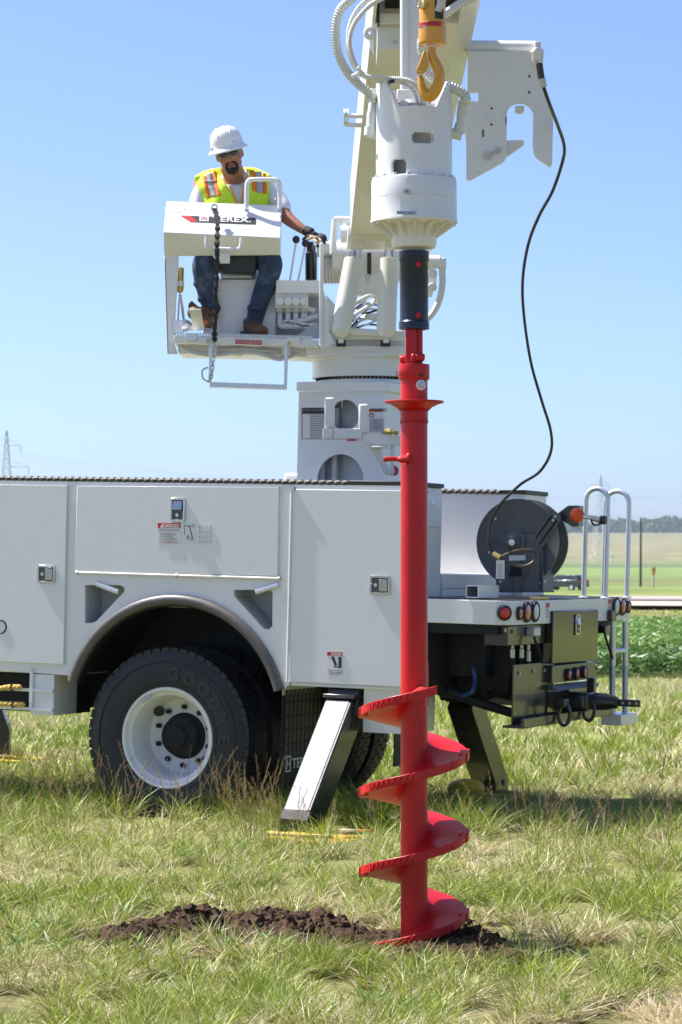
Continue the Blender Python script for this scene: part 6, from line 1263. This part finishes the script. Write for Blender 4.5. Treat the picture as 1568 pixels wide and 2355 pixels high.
# marker post
mk_ = thing('marker_post', P(1501,1350,230), 'small marker post with yellow top in the field right of the utility pole', 'marker post')
b = MB(); b.cyl(P(1501,1352,230), P(1502,1318,230), .09, 8); b.build('post', pm('post_paint',(.6,.5,.42),.7), mk_)
b = MB(); b.prism([P(x,y,229.9) for x,y in ((1498,1307),(1503,1303),(1508,1304),(1506,1320),(1500,1322))], Y3*.1); b.build('marker_top', M['yellow'], mk_)
# lattice pylons with drooping wires
def pylon(px, ptop, pbase, Y, label, azr):
    k = Y/FPX; c = P(px, pbase, Y); H_ = (pbase-ptop)*k; t_ = thing('pylon', c, label, 'pylon', 'transmission pylons in the distance'); b = MB()
    def s(z): f = z/H_; return .155*H_*(1-f/.55)+.075*H_ if f < .55 else .075*H_*(1-(f-.55)/.45*.85)
    s2 = lambda z: s(z)*.5
    zs = [0,.12,.24,.35,.45,.55,.62,.69,.76,.82,.88,.94,1.0]; ca_, sa_ = math.cos(azr), math.sin(azr)
    def q(sx_, sy_, z): x_, y_ = sx_*s2(z*H_), sy_*s2(z*H_); return c+Vector((x_*ca_-y_*sa_, x_*sa_+y_*ca_, z*H_))
    cr4 = [(1,1),(-1,1),(-1,-1),(1,-1)]; r_ = .085
    for a_, z1_ in zip(zs, zs[1:]):
        for i in range(4):
            A_, B_ = cr4[i], cr4[(i+1)%4]; b.tube([q(*A_,a_), q(*A_,z1_)], r_*1.5, 4); b.tube([q(*A_,a_), q(*B_,z1_)], r_*.8, 3); b.tube([q(*B_,a_), q(*A_,z1_)], r_*.8, 3); b.tube([q(*A_,z1_), q(*B_,z1_)], r_*.7, 3)
    b.build('lattice', M['pylon'], t_)
    for z_, hw in ((.89,.105),(.735,.165),(.58,.12)):
        b = MB()
        for s_ in (1,-1):
            e_ = c+Vector((s_*hw*H_*ca_, s_*hw*H_*sa_, z_*H_)); b.tube([q(s_,1,z_), e_], r_, 4); b.tube([q(s_,-1,z_), e_], r_, 4); b.tube([q(s_,1,z_+.055), e_], r_*.8, 3); b.tube([e_, e_-Z3*.055*H_], .13, 5)
        b.build('crossarm', M['pylon'], t_)
        for s_ in (1,-1):
            e_ = c+Vector((s_*hw*H_*ca_, s_*hw*H_*sa_, (z_-.055)*H_))
            w_ = MB(); f_ = Vector((300 if px < 400 else 260, 140, -9)); w_.tube([e_+f_*t+Z3*(-30*t*(1-t)) for t in np.linspace(0,1,14)], .025, 3); w_.build('wire', M['pylon'], t_)
pylon(15, 990, 1302, 890, 'larger lattice pylon at the left edge above the truck', .3); pylon(1381, 1093, 1300, 1330, 'smaller hazy lattice pylon behind the ladder hoops', .3)
for dx in (-30,28): pass
# tree belt on the hill: leafy mass of clumps
x = []; V = []; F = []; Cc = []
rt = np.random.default_rng(5)
for k in range(1500):
    px = -900+rt.random()*3500; Y = 2520+rt.random()*260; X = (px-CX)/FPX*Y; h = (8.5+4.5*rt.random())*(1+.14*math.sin(px*.013)+.08*math.sin(px*.05)); z0 = prof(Y); nb = 26
    for j in range(nb):
        a = rt.random()*6.28; el = rt.random(); rr = h*.42*math.sqrt(rt.random()); cz_ = z0+h*(.15+.85*el); rr *= math.sqrt(max(.08, 1-(max(0,el-.25)/.75)**2)); cx_, cy_ = X+rr*math.cos(a), Y+rr*math.sin(a); s_ = h*.16*(.6+.8*rt.random()); n_ = len(V)
        th = rt.random()*6.28; d1_ = np.array([math.cos(th),math.sin(th)*.5,rt.random()-.5])*s_; d2_ = np.array([-.3*math.sin(th),.6*math.cos(th),1])*s_*.8; p = np.array([cx_,cy_,cz_]); V += [tuple(p-d1_-d2_),tuple(p+d1_-d2_*.8),tuple(p+d1_*.8+d2_),tuple(p-d1_+d2_*.9)]; F.append((n_,n_+1,n_+2,n_+3)); g_ = .6+.8*rt.random(); Cc += [(.05*g_,.09*g_,.03*g_)]*4
me = bpy.data.meshes.new('far_trees'); me.from_pydata(V, [], F); at = me.attributes.new('tone','FLOAT_COLOR','POINT'); at.data.foreach_set('color', np.concatenate([np.array(Cc),np.ones((len(Cc),1))],1).astype(np.float32).ravel()); me.materials.append(leafmat('tree_leaf', .2)); o = bpy.data.objects.new('far_trees', me); C.objects.link(o); o['kind'] = 'stuff'
# bushes at the pylon foot
b = MB()
# ---------------- thin summer haze
HAZE = 1
if HAZE:
    hb = MB(); hb.hexa([Vector(p) for p in ((-2600,-40,-3),(2600,-40,-3),(2600,3400,-3),(-2600,3400,-3),(-2600,-40,66),(2600,-40,66),(2600,3400,66),(-2600,3400,66))])
    hm_ = bpy.data.materials.new('haze'); hm_.use_nodes = True; n = hm_.node_tree.nodes; L = hm_.node_tree.links; n.remove(n['Principled BSDF']); pv = n.new('ShaderNodeVolumePrincipled'); pv.inputs['Color'].default_value = (.75,.87,1,1); pv.inputs['Density'].default_value = .00011; L.new(pv.outputs[0], n['Material Output'].inputs['Volume'])
    hz2 = hb.build('haze', hm_, None, ang=180); hz2['kind'] = 'stuff'
